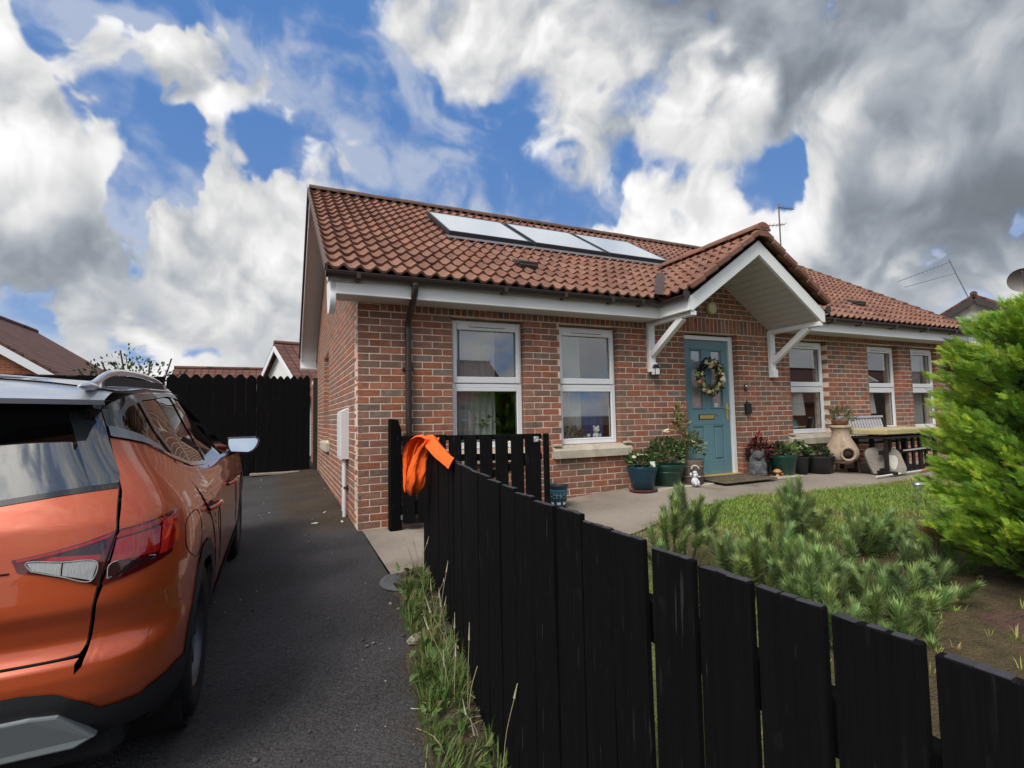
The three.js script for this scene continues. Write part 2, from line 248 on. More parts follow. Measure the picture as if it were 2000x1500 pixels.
// bare earth round the pines and the conifer
const bedAt = (x, z) => { const n = (fbm2(x * 2.4 + 70, z * 2.4 + 70, 256, 4) - .5) * 1.3; return sstep(1.55, .75, Math.hypot((x - 2.75) * .8, z - 4.0) + n); };
{
  const base = new MB(); base.quad(V(-900, -.56, 900), V(900, -.56, 900), V(900, -.56, -900), V(-900, -.56, -900));
  struct(base.build('ground', M.soil));
  const drv = sheet((u, v) => { const z = lerp(-9, 8.2, v), xr = z > 1.6 ? fenceX(z) - .12 : .035, x = lerp(-5.4, xr, u); return V(x, gDrive(x, z), z); }, 110, 190);
  { // brown dirt and moss by the side wall and along the weeds, worn pale patches elsewhere
    const P = drv.attributes.position, c = new Float32Array(P.count * 3); for (let i = 0; i < P.count; i++) { const x = P.getX(i), z = P.getZ(i), n = fbm2(x * 2.2 + 50, z * 2.2 + 50, 256, 5), n2 = fbm2(x * 11 + 20, z * 11 + 20, 256, 3); const wall = z < .3 ? sstep(-1.2, -.05, x) * sstep(.6, -1.6, z) : 0, weed = z > 1.2 ? sstep(.22, .0, fenceX(z) - .2 - x) : 0, d = clamp(sstep(.36, .58, n * .55 + n2 * .25 + wall * .30 - .0) * sstep(.15, .5, wall) + weed * sstep(.4, .6, n2) * .8); const k = .85 + (n - .5) * .5; c[i * 3] = lerp(1, 1.05, d) * k; c[i * 3 + 1] = lerp(1, .74, d) * k; c[i * 3 + 2] = lerp(1, .40, d) * k; } drv.setAttribute('color', new THREE.BufferAttribute(c, 3)); }
  const mDrv = M.asphalt.clone(); mDrv.vertexColors = true; struct(mesh('driveway', drv, mDrv));
  struct(mesh('path', sheet((u, v) => { const x = lerp(.04, 12.5, u), z = lerp(-.04, pathEdge(x) + .05, v); return V(x, gPath(x, z), z); }, 110, 10), M.concrete));
  const lw = sheet((u, v) => { let x = lerp(.08, 16, u * u), z = lerp(pathEdge(x) - .03, 8.2, v * .6 + v * v * .4); x = Math.max(x, fenceX(z) - .02); return V(x, gLawn(x, z) + .012 * sstep(.0, .08, v) , z); }, 170, 130);
  { const P = lw.attributes.position, c = new Float32Array(P.count * 3); for (let i = 0; i < P.count; i++) { const x = P.getX(i), z = P.getZ(i), b = bedAt(x, z); c[i * 3] = lerp(1, .62, b); c[i * 3 + 1] = lerp(1, .36, b); c[i * 3 + 2] = lerp(1, .55, b); } lw.setAttribute('color', new THREE.BufferAttribute(c, 3)); }
  const mL = M.lawn.clone(); mL.vertexColors = true; struct(mesh('lawn', lw, mL));
  struct(mesh('flower_bed', sheet((u, v) => { const z = lerp(1.5, 8.2, v), w = (fbm2(z * 2.2, 3, 256, 3) - .5) * .16, x0 = fenceX(z) - .21 + w - .03 * sstep(2.4, 4, z), x1 = fenceX(z) + .05, x = lerp(x0, x1, u); return V(x, gDrive(x, z) + .006 + .05 * sstep(0, .5, u) + (fbm2(x * 9, z * 9, 256, 3) - .5) * .03, z); }, 14, 120), M.soil));
  struct(mesh('road', sheet((u, v) => { const x = lerp(-60, 60, u), z = lerp(8.1, 15, v); return V(x, -.46, z); }, 8, 4), M.asphalt));
}
// drive joint: kerb strip along the house and the lawn's ragged verge
// ---------------------------------------------------------------- the bungalow
const house = thing('bungalow', 'red brick bungalow with teal door, gabled porch and brown tiled roof', 'house');
const HL = 11.2, ZR_ = -6.35;
const TONES = [[.41, .150, .082], [.37, .135, .076], [.34, .145, .092], [.30, .150, .100], [.255, .152, .108], [.205, .145, .110], [.25, .185, .145], [.44, .180, .108], [.36, .185, .125], [.32, .165, .112]];
const TW = [3, 3, 3.4, 3.4, 2.6, 1.3, .8, 1.6, 2.4, 2.8];
const pickTone = (() => { const s = TW.reduce((a, b) => a + b); return r => { let x = r * s; for (let i = 0; i < TW.length; i++) if ((x -= TW[i]) < 0) return i; return 0; }; })();
const toneMat = (base, t) => { const m = base.clone(); m.vertexColors = false; m.color = C(...t); return m; };
const brickMats = TONES.map(t => toneMat(M.brick, t));
// one brick, front at n = 0, in (u, y, n) with its back at -depth
function brickGeo(w, h, dep, seed) {
  const mb = new MB(), c = .003, r = rng(seed); mb.uo = [r() * 5, r() * 5];
  const x = w / 2, y = h / 2, j = () => (r() - .5) * .0022, z0 = .0, z1 = -c;
  const f = [V(-x + c + j(), -y + c + j(), z0 + j()), V(x - c + j(), -y + c + j(), z0 + j()), V(x - c + j(), y - c + j(), z0 + j()), V(-x + c + j(), y - c + j(), z0 + j())];
  const g = [V(-x, -y, z1), V(x, -y, z1), V(x, y, z1), V(-x, y, z1)], b = g.map(p => V(p.x, p.y, -dep));
  mb.quad(...f); for (let i = 0; i < 4; i++) { const k = (i + 1) % 4; mb.quad(g[i], g[k], f[k], f[i]); mb.quad(b[i], b[k], g[k], g[i]); }
  return mb.geo();
}
const BY = k => .07 + .075 * k;
function layBricks({ len, kTop, odd, holes, inside, seed, soldier = [] }) {
  const out = [], r = rng(seed), cut = (a, b, y0, y1) => { let S = [[a, b]]; for (const [l, rr, yb, yt] of holes) { if (yt < y0 + .02 || yb > y1 - .02) continue; S = S.flatMap(([p, q]) => rr <= p || l >= q ? [[p, q]] : [[p, Math.min(q, l)], [Math.max(p, rr), q]].filter(([s, t]) => t - s > .02)); } return S; };
  for (let k = -3; k < kTop; k++) {
    const y0 = BY(k), y1 = BY(k + 1), off = ((k & 1) === 0) === odd ? .1125 : 0;
    if (soldier.some(([a, b, ya, yb]) => a <= 0 && b >= len && y0 >= ya - .01 && y1 <= yb + .01)) continue;
    for (const [a, b] of cut(0, len, y0, y1)) {
      const i0 = Math.floor((a - off) / .225);
      for (let i = i0; ; i++) {
        let u0 = off + i * .225, u1 = u0 + .225; if (u0 >= b - .02) break;
        u0 = Math.max(u0, a); u1 = Math.min(u1, b); if (u1 - u0 < .03) continue;
        if (!inside((u0 + u1) / 2, (y0 + y1) / 2)) continue;
        const e0 = u0 === a ? 0 : .005, e1 = u1 === b ? 0 : .005;
        const hide = holes.some(([l, rr, yb, yt]) => y1 > yb && y0 < yt && (Math.abs(u1 - l) < .01 || Math.abs(u0 - rr) < .01));
        out.push({ u: (u0 + e0 + u1 - e1) / 2, y: (y0 + y1) / 2, w: u1 - e1 - u0 - e0, h: .065, dep: hide ? .1 : .03, t: pickTone(r()), s: Math.floor(r() * 6) });
      }
    }
  }
  for (const [a, b, ya, yb] of soldier) for (let u = Math.max(a, 0); u < Math.min(b, len) - .03; u += .075) out.push({ u: u + .0375, y: (ya + yb) / 2, w: .065, h: yb - ya - .01, dep: .1, t: pickTone(r()), s: Math.floor(r() * 6) });
  return out;
}
// openings of the front wall: [left, right, bottom, top]
const WIN = [[1.0125, 1.9125, .745, 2.245], [2.39, 3.2625, .745, 2.245], [6.51, 7.41, .745, 2.245], [8.48, 9.36, .745, 2.245], [9.76, 10.60, .745, 2.245]];
const SILL = [[.90, 2.02], [2.26, 3.40], [6.40, 7.52], [8.36, 10.72]];
const DOOR = [4.3875, 5.4, .19, 2.245];
const PX = 4.92, porchSoffit = x => 3.135 - .69 * Math.abs(x - PX);
const frontHoles = [...WIN, DOOR, ...SILL.map(([a, b]) => [a, b, .597, .745])];
const roofY = z => 2.535 + .6293 * (.42 - z);               // main slope, tile bed
const gableY = z => (z > -3.2 ? roofY(z) : roofY(-6.4 - z)) - .1;
const frontB = layBricks({ len: HL, kTop: 41, odd: true, holes: frontHoles, seed: 5, inside: (u, y) => y < 2.47 ? !(y > 2.25 && u > .225) : Math.abs(u - PX) < 1.3 && y < porchSoffit(u) + .06, soldier: [[.225, HL, 2.25, 2.465]] });
const sideHoles = [[6.35 - 4.46, 6.35 - 3.49, .745, 2.245], [6.35 - 4.58, 6.35 - 3.37, .597, .745], [-1, .3, -.2, 2.0]];
const sideB = layBricks({ len: 6.35, kTop: 63, odd: false, holes: sideHoles, seed: 9, inside: (u, y) => y < gableY(u - 6.35) });
{
  const frontWall = (() => {
    const s = new THREE.Shape([[0, -.3], [HL, -.3], [HL, 2.5], [6.4, 2.5], [PX, 3.25], [3.4, 2.5], [0, 2.5]].map(p => new THREE.Vector2(...p)));
    for (const [l, r, b, t] of frontHoles.slice(0, 6)) s.holes.push(new THREE.Path([[l - .004, b], [l - .004, t + .003], [r + .004, t + .003], [r + .004, b]].map(p => new THREE.Vector2(...p))));
    const g = new THREE.ExtrudeGeometry(s, { depth: .26, bevelEnabled: false }); g.translate(0, 0, -.2635); return mesh('brick_wall', g, M.mortar, house);
  })();
  const sideWall = (() => {
    const L = 6.35, s = new THREE.Shape([[0, -.3], [L - .006, -.3], [L - .006, gableY(0)], [L - 3.2 + .05, gableY(-3.2) - .0], [0, gableY(-6.35)]].map(p => new THREE.Vector2(...p)));
    s.holes.push(new THREE.Path([[L - 4.464, .745], [L - 4.464, 2.248], [L - 3.486, 2.248], [L - 3.486, .745]].map(p => new THREE.Vector2(...p))));
    const g = new THREE.ExtrudeGeometry(s, { depth: .26, bevelEnabled: false }); g.translate(0, 0, -.2635);
    const o = mesh('brick_wall', g, M.mortar, house); o.position.set(0, 0, ZR_); o.rotation.y = -Math.PI / 2; return o;
  })();
  // the brick courses: largest in view singly, the rest joined
  const all = [];
  for (const b of frontB) { const p = V(b.u, b.y, 0), d = p.clone().sub(camera.position), l = d.length(); all.push({ b, wall: frontWall, size: b.w * b.h * (-d.z / l) / (l * l) * -1 * -1 }); }
  for (const b of sideB) { const p = V(0, b.y, ZR_ + b.u), d = p.clone().sub(camera.position), l = d.length(); all.push({ b, wall: sideWall, size: b.w * b.h * (d.x / l) / (l * l) }); }
  all.sort((a, b) => b.size - a.size);
  const cache = {}, rest = new Map([[frontWall, new MB()], [sideWall, new MB()]]);
  all.forEach(({ b, wall }, i) => {
    const key = [b.w.toFixed(3), b.h, b.dep, b.s].join();
    const g = cache[key] ??= brickGeo(b.w, b.h, b.dep, b.s * 31 + Math.round(b.w * 1000));
    if (i < 300) { const o = mesh('brick', g, brickMats[b.t], wall); o.position.set(b.u, b.y, 0); }
    else { const mb = rest.get(wall); mb.color(TONES[b.t]); mb.geom(g, new THREE.Matrix4().makeTranslation(b.u, b.y, 0)); }
  });
  for (const [wall, mb] of rest) stuff(mb.build('bricks', M.brick, wall));
  // the far walls, not in view, and the rooms behind the windows
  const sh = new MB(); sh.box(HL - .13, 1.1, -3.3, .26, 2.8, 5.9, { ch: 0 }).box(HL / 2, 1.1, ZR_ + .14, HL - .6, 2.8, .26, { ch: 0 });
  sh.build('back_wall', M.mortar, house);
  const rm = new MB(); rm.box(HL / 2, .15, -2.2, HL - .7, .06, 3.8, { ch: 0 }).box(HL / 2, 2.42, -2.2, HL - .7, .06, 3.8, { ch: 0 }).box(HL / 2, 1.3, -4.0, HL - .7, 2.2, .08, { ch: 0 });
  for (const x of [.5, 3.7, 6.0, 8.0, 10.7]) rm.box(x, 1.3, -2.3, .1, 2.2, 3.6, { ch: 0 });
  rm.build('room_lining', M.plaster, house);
}
// ---------------------------------------------------------------- windows
function windowPart(l, r, b, t, z, wall) {
  const w = grp('window', house), cx = (l + r) / 2, W = r - l, H = t - b, mid = 1.496;
  const fr = new MB(), x0 = l + .008, x1 = r - .008, y0 = b + .006, y1 = t - .028, zf = z - .085, dp = .06;
  const bar = (xa, xb, ya, yb, dz = 0, d2 = dp) => fr.box((xa + xb) / 2, (ya + yb) / 2, zf - d2 / 2 + dz, xb - xa, yb - ya, d2, { ch: .006 });
  bar(x0, x0 + .05, y0, y1); bar(x1 - .05, x1, y0, y1); bar(x0 + .05, x1 - .05, y1 - .05, y1); bar(x0 + .05, x1 - .05, y0, y0 + .055); bar(x0 + .05, x1 - .05, mid - .05, mid - .004, .004);
  fr.build('window_frame', M.upvc, w);
  const sa = new MB(), q = (xa, xb, ya, yb) => sa.box((xa + xb) / 2, (ya + yb) / 2, zf - .022, xb - xa, yb - ya, .07, { ch: .008 });
  const a = x0 + .018, c = x1 - .018, d = mid + .003, e = y1 - .02;
  q(a, a + .052, d, e); q(c - .052, c, d, e); q(a + .052, c - .052, e - .085, e); q(a + .052, c - .052, d, d + .075); sa.build('sash', M.upvc, w);
  const bead = new MB(); const bd = (xa, xb, ya, yb) => bead.box((xa + xb) / 2, (ya + yb) / 2, zf - .012, xb - xa, yb - ya, .03, { ch: .006 });
  bd(x0 + .045, x0 + .066, y0 + .05, mid - .045); bd(x1 - .066, x1 - .045, y0 + .05, mid - .045); bd(x0 + .066, x1 - .066, y0 + .05, y0 + .072); bd(x0 + .066, x1 - .066, mid - .09, mid - .045); bead.build('glazing_bead', M.upvc, w);
  const gk = new MB(); for (const [xa, xb, ya, yb] of [[a + .05, c - .05, d + .073, e - .083], [x0 + .064, x1 - .064, y0 + .07, mid - .088]]) for (const [p, q2, s, v] of [[xa, xa + .006, ya, yb], [xb - .006, xb, ya, yb], [xa, xb, ya, ya + .006], [xa, xb, yb - .006, yb]]) gk.box((p + q2) / 2, (s + v) / 2, zf - .024, q2 - p, v - s, .008, { ch: 0 });
  gk.build('gasket', M.rubber, w);
  for (const [xa, xb, ya, yb] of [[a + .05, c - .05, d + .073, e - .083], [x0 + .064, x1 - .064, y0 + .07, mid - .088]]) { const p = new MB(); p.quad(V(xa, ya, zf - .03), V(xb, ya, zf - .03), V(xb, yb, zf - .03), V(xa, yb, zf - .03)); p.build('pane', M.glass, w); }
  const tv = new MB(); tv.box(cx + .0, e - .038, zf + .018, W * .52, .018, .014, { ch: .004 }); tv.build('trickle_vent', M.upvc, w);
  const ts = new MB(); ts.box(cx, e - .050, zf + .0145, W * .5, .005, .005, { ch: 0 }); ts.build('vent_slot', M.rubber, w);
  return w;
}
const winParts = WIN.map(([l, r, b, t]) => windowPart(l, r, b, t, 0));
for (const [a, b] of SILL) {
  const s = new MB(); const sh = new THREE.Shape([[-.14, 0], [.055, 0], [.055, .085], [-.02, .142], [-.14, .146]].map(p => new THREE.Vector2(...p)));
  const g = new THREE.ExtrudeGeometry(sh, { depth: b - a, bevelEnabled: true, bevelSize: .004, bevelThickness: .004, bevelSegments: 1 });
  g.rotateY(-Math.PI / 2); g.translate(b, .598, 0); s.geom(g); const k = SILL.findIndex(q => q[0] === a); s.build('sill', M.stone, winParts[[0, 1, 2, 3][k]]);
  const st = new MB(); st.box(a + .055, .752, .0, .11, .03, .09, { ch: .006 }).box(b - .055, .752, .0, .11, .03, .09, { ch: .006 }); st.build('sill_stop', M.stone, winParts[k]);
}
{ // the window in the side wall
  const w = grp('window', house), f = new MB(); for (const [ya, yb, za, zb] of [[.75, 2.24, -4.45, -4.39], [.75, 2.24, -3.56, -3.5], [2.17, 2.24, -4.39, -3.56], [.75, .82, -4.39, -3.56]]) f.box(.11, (ya + yb) / 2, (za + zb) / 2, .06, yb - ya, zb - za, { ch: .004 });
  f.build('window_frame', M.upvc, w); const p = new MB(); p.quad(V(.11, .8, -4.4), V(.11, .8, -3.55), V(.11, 2.2, -3.55), V(.11, 2.2, -4.4)); p.build('pane', M.glass, w);
  const s = new MB(); s.box(.02, .672, -3.975, .16, .145, 1.2, { ch: .008 }); s.build('sill', M.stone, w);
}
// ---------------------------------------------------------------- front door
const M_teal = std(C(.125, .25, .285), { roughness: .42, bumpMap: withRep(T.wood, 2, 1), bumpScale: .0006 });
{
  const [l, r, b, t] = DOOR, zf = -.085, D = grp('front_door', house), fr = new MB();
  fr.box(l + .04, (b + t) / 2, zf - .035, .07, t - b - .03, .07, { ch: .006 }).box(r - .045, (b + t) / 2, zf - .035, .075, t - b - .03, .07, { ch: .006 }).box((l + r) / 2, t - .055, zf - .035, r - l - .158, .06, .07, { ch: .006 });
  fr.build('door_frame', M.upvc, D);
  const x0 = l + .078, x1 = r - .086, y0 = b + .045, y1 = t - .088, zd = zf - .03, W = x1 - x0;
  // leaf: stiles and rails with recessed panels
  const lf = new MB(), bx = (xa, xb, ya, yb, za = zd, th = .044, ch = .004) => lf.box((xa + xb) / 2, (ya + yb) / 2, za - th / 2, xb - xa, yb - ya, th, { ch });
  const u = f => x0 + W * f, pA = [[.135, .415], [.585, .865]], yT = [y0 + .93, y1 - .13], yB = [y0 + .17, y0 + .70];
  bx(u(0), u(.135), y0, y1); bx(u(.865), u(1), y0, y1); bx(u(.415), u(.585), yT[0], yT[1]); bx(u(.415), u(.585), yB[0], yB[1]); bx(u(.135), u(.865), y1 - .13, y1); bx(u(.135), u(.865), y0, yB[0]); bx(u(.135), u(.865), yB[1], yT[0]);
  for (const [a, c] of pA) { // raised lower panels and mouldings
    bx(u(a), u(c), yB[0], yB[1], zd - .016, .02, 0); lf.box((u(a) + u(c)) / 2, (yB[0] + yB[1]) / 2, zd - .012, (u(c) - u(a)) * .60, yB[1] - yB[0] - .10, .022, { ch: .010 });
    for (const [ya, yb] of [yB, yT]) for (const [p, q, s, v] of [[u(a), u(a) + .022, ya, yb], [u(c) - .022, u(c), ya, yb], [u(a) + .022, u(c) - .022, ya, ya + .022], [u(a) + .022, u(c) - .022, yb - .022, yb]]) lf.box((p + q) / 2, (s + v) / 2, zd - .004 + (ya === yT[0] ? .006 : -.004), q - p, v - s, .02, { ch: .008 });
  }
  lf.build('door_leaf', M_teal, D);
  for (const [a, c] of pA) { const g = new MB(); g.quad(V(u(a), yT[0], zd - .02), V(u(c), yT[0], zd - .02), V(u(c), yT[1], zd - .02), V(u(a), yT[1], zd - .02)); g.build('pane', phys(C(.62, .66, .68), { roughness: .10, transmission: .55, thickness: 0, ior: 2.6 }), D); }  // pale pane colour stands in for a bright reflection
  const lb = new MB(); lb.box(u(.46), y0 + .815, zd + .006, .265, .06, .014, { ch: .006 }); lb.build('letter_box', M.brass, D);
  const lb2 = new MB(); lb2.box(u(.46) - .004, y0 + .815, zd + .002, .30, .075, .006, { ch: .002 }); lb2.build('letter_box_surround', M.rubber, D);
  const h = new MB(); h.box(u(.935), y0 + .89, zd + .005, .036, .25, .012, { ch: .006 }); h.tube([V(u(.935), y0 + .93, zd + .01), V(u(.935), y0 + .93, zd + .045), V(u(.915), y0 + .93, zd + .055), V(u(.83), y0 + .925, zd + .052)], .0095, { seg: 8 }); h.build('door_handle', M.brass, D);
  const kn = new MB(); kn.lathe([[0, 0], [.03, 0], [.03, .012], [0, .016]], 0, 0, 0, 16).build; const k2 = new MB(); k2.rod(V(u(.70), y0 + .855, zd), V(u(.70), y0 + .855, zd + .016), .02, 14); k2.build('key_cover', M.metal, D);
  const cd = new MB(); cd.box(u(.70), yT[0] + .055, zd - .014, .075, .06, .004, { ch: 0 }); cd.build('notice_card', std(C(.7, .68, .6)), D);
  const th = new MB(); th.box((l + r) / 2, b + .02, zf - .01, r - l, .045, .13, { ch: .006 }); th.build('threshold', std(C(.62, .47, .17), { roughness: .5, metalness: .3 }), D);
}
// ---------------------------------------------------------------- roof
const TILE_T = [[.262, .120, .078], [.285, .128, .082], [.24, .111, .073], [.295, .146, .097], [.215, .098, .066], [.262, .134, .092], [.31, .154, .102]];
const tileMats = TILE_T.map(t => toneMat(M.tile, t));
function tileGeo(seed) {
  const mb = new MB(), W = .3, L = .31, N = 20, r = rng(seed), top = [], sk = (r() - .5) * .006; mb.uo = [r() * 4, r() * 4];
  const prof = x => { const p = (x / .15) * 2 * Math.PI; return .021 * (Math.cos(p) + .2 * Math.cos(2 * p)); };
  const n = x => { const e = .001, d = (prof(x + e) - prof(x - e)) / (2 * e); return V(-d, 1, 0).normalize(); };
  for (let i = 0; i < N; i++) {
    const a = i / N * W, b = (i + 1) / N * W, ya = prof(a), yb = prof(b), hi = .040 + sk, lo = .004, th = .028;
    mb.quad(V(a, ya + hi, 0), V(b, yb + hi, 0), V(b, yb + lo, -L), V(a, ya + lo, -L), [n(a), n(b), n(b), n(a)], [[a, 0], [b, 0], [b, L], [a, L]]);
    mb.quad(V(a, ya + hi - th, -.002), V(b, yb + hi - th, -.002), V(b, yb + hi, 0), V(a, ya + hi, 0), null, [[a, 1], [b, 1], [b, 1.02], [a, 1.02]]);
  }
  for (const x of [0, W]) { const y = prof(x); mb.quad(V(x, y + .012, 0), V(x, y + .040, 0), V(x, y + .004, -L), V(x, y - .018, -L)); }
  return mb.geo();
}
const tileG = [1, 2, 3].map(tileGeo);
const TH = Math.atan(.6293), EAVE = V(0, 2.535, .42);
const slopeP = (x, d, h = 0) => V(x, EAVE.y + d * Math.sin(TH) + h * Math.cos(TH), EAVE.z - d * Math.cos(TH) + h * Math.sin(TH));
const porchY = x => 3.43 - .69 * Math.abs(x - PX), PHI = Math.atan(.69);
{
  const roof = (() => { const mb = new MB(), A = V(-.33, EAVE.y - .03, EAVE.z - .02), B = V(11.02, A.y, A.z), c = V(11.02, roofY(-3.2) - .03, -3.2), d = V(-.33, c.y, -3.2), e2 = V(-.33, A.y, -6.82), f = V(11.02, A.y, -6.82);
    const sl = (x0, x1, z0) => mb.quad(V(x0, roofY(z0) - .03, z0), V(x1, roofY(z0) - .03, z0), V(x1, c.y, -3.2), V(x0, c.y, -3.2)); sl(-.33, 3.68, .40); sl(3.68, 6.16, -.28); sl(6.16, 11.02, .40); mb.quad(d, c, f, e2); for (const x of [-.33, 11.02]) { const q = (p, h) => V(x, p.y - h, p.z); mb.quad(q(A, 0), q(d, 0), q(d, .05), q(A, .05)); mb.quad(q(d, 0), q(e2, 0), q(e2, .05), q(d, .05)); } return mb.build('roof', std(C(.10, .055, .042), { roughness: .95 }), house); })();
  const list = [], r = rng(12), basis = new THREE.Matrix4().makeRotationX(TH);
  for (let c = 0; c < 17; c++) for (let i = 0; i < 38; i++) {
    const x = -.34 + i * .3, d = c * .26, p = slopeP(x, d), ctr = slopeP(x + .15, d + .13);
    if (x > 10.85) continue;
    if (ctr.x > 1.45 && ctr.x < 5.25 && d > 2.05 && d < 3.15) continue;                       // under the panels
    if (porchY(ctr.x) > ctr.y + .16 && Math.abs(ctr.x - PX) < 1.3) continue;
    if (d > 4.22) continue;
    const m = basis.clone().setPosition(p.x, p.y, p.z).multiply(new THREE.Matrix4().makeRotationFromEuler(new THREE.Euler((r() - .5) * .012, (r() - .5) * .008, (r() - .5) * .012)));
    list.push({ m, p: ctr, n: V(0, Math.cos(TH), Math.sin(TH)), t: Math.floor(r() * TILE_T.length), s: Math.floor(r() * 3) });
  }
  for (const side of [-1, 1]) {
    const nr = V(side * Math.sin(PHI), Math.cos(PHI), 0), ds = V(side * Math.cos(PHI), -Math.sin(PHI), 0), xa = V(0, 0, -side);
    for (let c = 0; c < 6; c++) for (let i = 0; i < 10; i++) {
      const dd = 1.52 - c * .26, x = PX + side * dd * Math.cos(PHI), y = 3.43 - dd * Math.sin(PHI);
      const z = .90 - i * .3, zc = z - .15, yc = y + .13 * Math.sin(PHI);
      if (roofY(zc) > yc + .10) continue;
      if (c === 5 && false) continue;
      const m = new THREE.Matrix4().makeBasis(xa, nr, ds); const o = side < 0 ? z - .3 : z; m.setPosition(x, y, o);
      list.push({ m, p: V(x, yc, zc), n: nr, t: Math.floor(r() * TILE_T.length), s: Math.floor(r() * 3) });
    }
  }
  for (const o of list) { const d = o.p.clone().sub(camera.position), l = d.length(); o.size = -d.dot(o.n) / (l * l * l); }
  list.sort((a, b) => b.size - a.size);
  list.slice(0, 290).forEach(o => { const m = mesh('roof_tile', tileG[o.s], tileMats[o.t], roof); o.m.decompose(m.position, m.quaternion, m.scale); });
  const rm = toneMat(M.tile, [1, 1, 1]); [0, 1, 2].forEach(s => { const L = list.slice(290).filter(o => o.s === s); stuff(inst('roof_tiles', tileG[s], rm, L.map(o => o.m), L.map(o => C(...TILE_T[o.t])), roof)); });
  // rear slope, not in view
  // ridge tiles
  const rg = (len) => { const mb = new MB(), N = 10; for (let i = 0; i < N; i++) { const a = Math.PI * (i / N), b = Math.PI * ((i + 1) / N), R = .115; const P = (t, x, rr) => V(x, Math.sin(t) * rr * .8, Math.cos(t) * rr), Q = t => V(0, Math.sin(t), Math.cos(t)); mb.quad(P(a, 0, R), P(b, 0, R), P(b, len, R), P(a, len, R), [Q(a), Q(b), Q(b), Q(a)]); for (const x of [0, len]) mb.quad(P(a, x, R), P(b, x, R), P(b, x, R - .02), P(a, x, R - .02)); } mb.box(.006, .0, 0, .02, .03, .245, { ch: .002 }); return mb.geo(); };
  const rgG = rg(.447), ridgeMat = toneMat(M.tile, [.15, .085, .062]);
  for (let i = 0; i < 25; i++) { const o = mesh('ridge_tile', rgG, ridgeMat, roof); o.position.set(-.33 + i * .453, roofY(-3.2) + .005 + (i % 2) * .003, -3.2); }
  for (let i = 0; i < 5; i++) { const o = mesh('ridge_tile', rgG, tileMats[[0, 2, 1][i % 3]], roof); o.rotation.y = Math.PI / 2; o.position.set(PX, 3.455 + (i % 2) * .003, .93 - i * .453); }
  const cap = new MB(); for (let i = 0; i < 10; i++) { const a = Math.PI * i / 10, b = Math.PI * (i + 1) / 10; cap.tri(V(PX, 3.43, .932), V(PX + Math.cos(a) * .115, 3.455 + Math.sin(a) * .092, .932), V(PX + Math.cos(b) * .115, 3.455 + Math.sin(b) * .092, .932)); } cap.box(PX, 3.42, .925, .16, .12, .014); cap.build('ridge_end', tileMats[1], roof);
  // verges: left gable, porch gable
  const vg = new MB(), vp = (x, z) => V(x, (z > -3.2 ? roofY(z) : roofY(-6.4 - z)) + .01, z);
  vg.bar(vp(-.345, .42), vp(-.345, -3.2), .03, .075, { up: V(0, 1, 0) }).bar(vp(-.345, -3.2), vp(-.345, -6.84), .03, .075).bar(vp(11.03, .42), vp(11.03, -3.2), .04, .08);
  for (let i = 0; i < 9; i++) {} stuff(vg.build('verge', std(C(.13, .09, .082), { roughness: .85 }), roof));
  for (let c = 0; c < 16; c++) { const o = new MB(), a = slopeP(10.99, c * .26, .05), b = slopeP(10.99, c * .26 + .28, .03); o.bar(a, b, .12, .05, { up: V(0, Math.cos(TH), Math.sin(TH)) }); o.build('verge_tile', tileMats[4], roof); }
  const pv = new MB(); for (const s of [-1, 1]) for (let c = 0; c < 6; c++) { const q = d => V(PX + s * d * Math.cos(PHI), 3.43 - d * Math.sin(PHI) + .02, .905); const a = q(1.53 - c * .26), b = q(Math.max(1.53 - c * .26 - .28, .02)); a.y += .02; const m = new MB(); m.bar(a, b, .05, .085, { up: V(0, 1, 0), ch: .018 }); m.build('verge_tile', tileMats[(c * 2) % 5], roof); }
  // valley flashings beside the porch
  const va = new MB(); for (const s of [-1, 1]) { const pt = (x, o) => { const y = porchY(x); const z = .42 - (y - 2.535) / .6293; return V(x + s * o, y + .085, z + .04); }; const xe = PX + s * 1.36, xi = PX + s * .45; va.quad(pt(xe, -.05), pt(xe, .12), pt(xi, .12), pt(xi, -.05)); va.quad(pt(xe, .12), pt(xi, .12), pt(xi, .12).add(V(0, -.09, -.03)), pt(xe, .12).add(V(0, -.09, -.03))); } va.build('valley_lead', M.lead, roof);
  // vent tiles
  for (const [x, d] of [[2.08, .86], [8.75, .88]]) { const v = new MB(), q = slopeP(x, d, .07); v.box(q.x, q.y, q.z, .28, .05, .20, { r: [TH - .2, 0, 0], ch: .01 }); const q2 = slopeP(x, d - .06, .05); v.box(q2.x, q2.y, q2.z, .24, .06, .12, { r: [TH, 0, 0], ch: .008 }); v.build('vent_tile', std(C(.05, .038, .036), { roughness: .7 }), roof); }
}
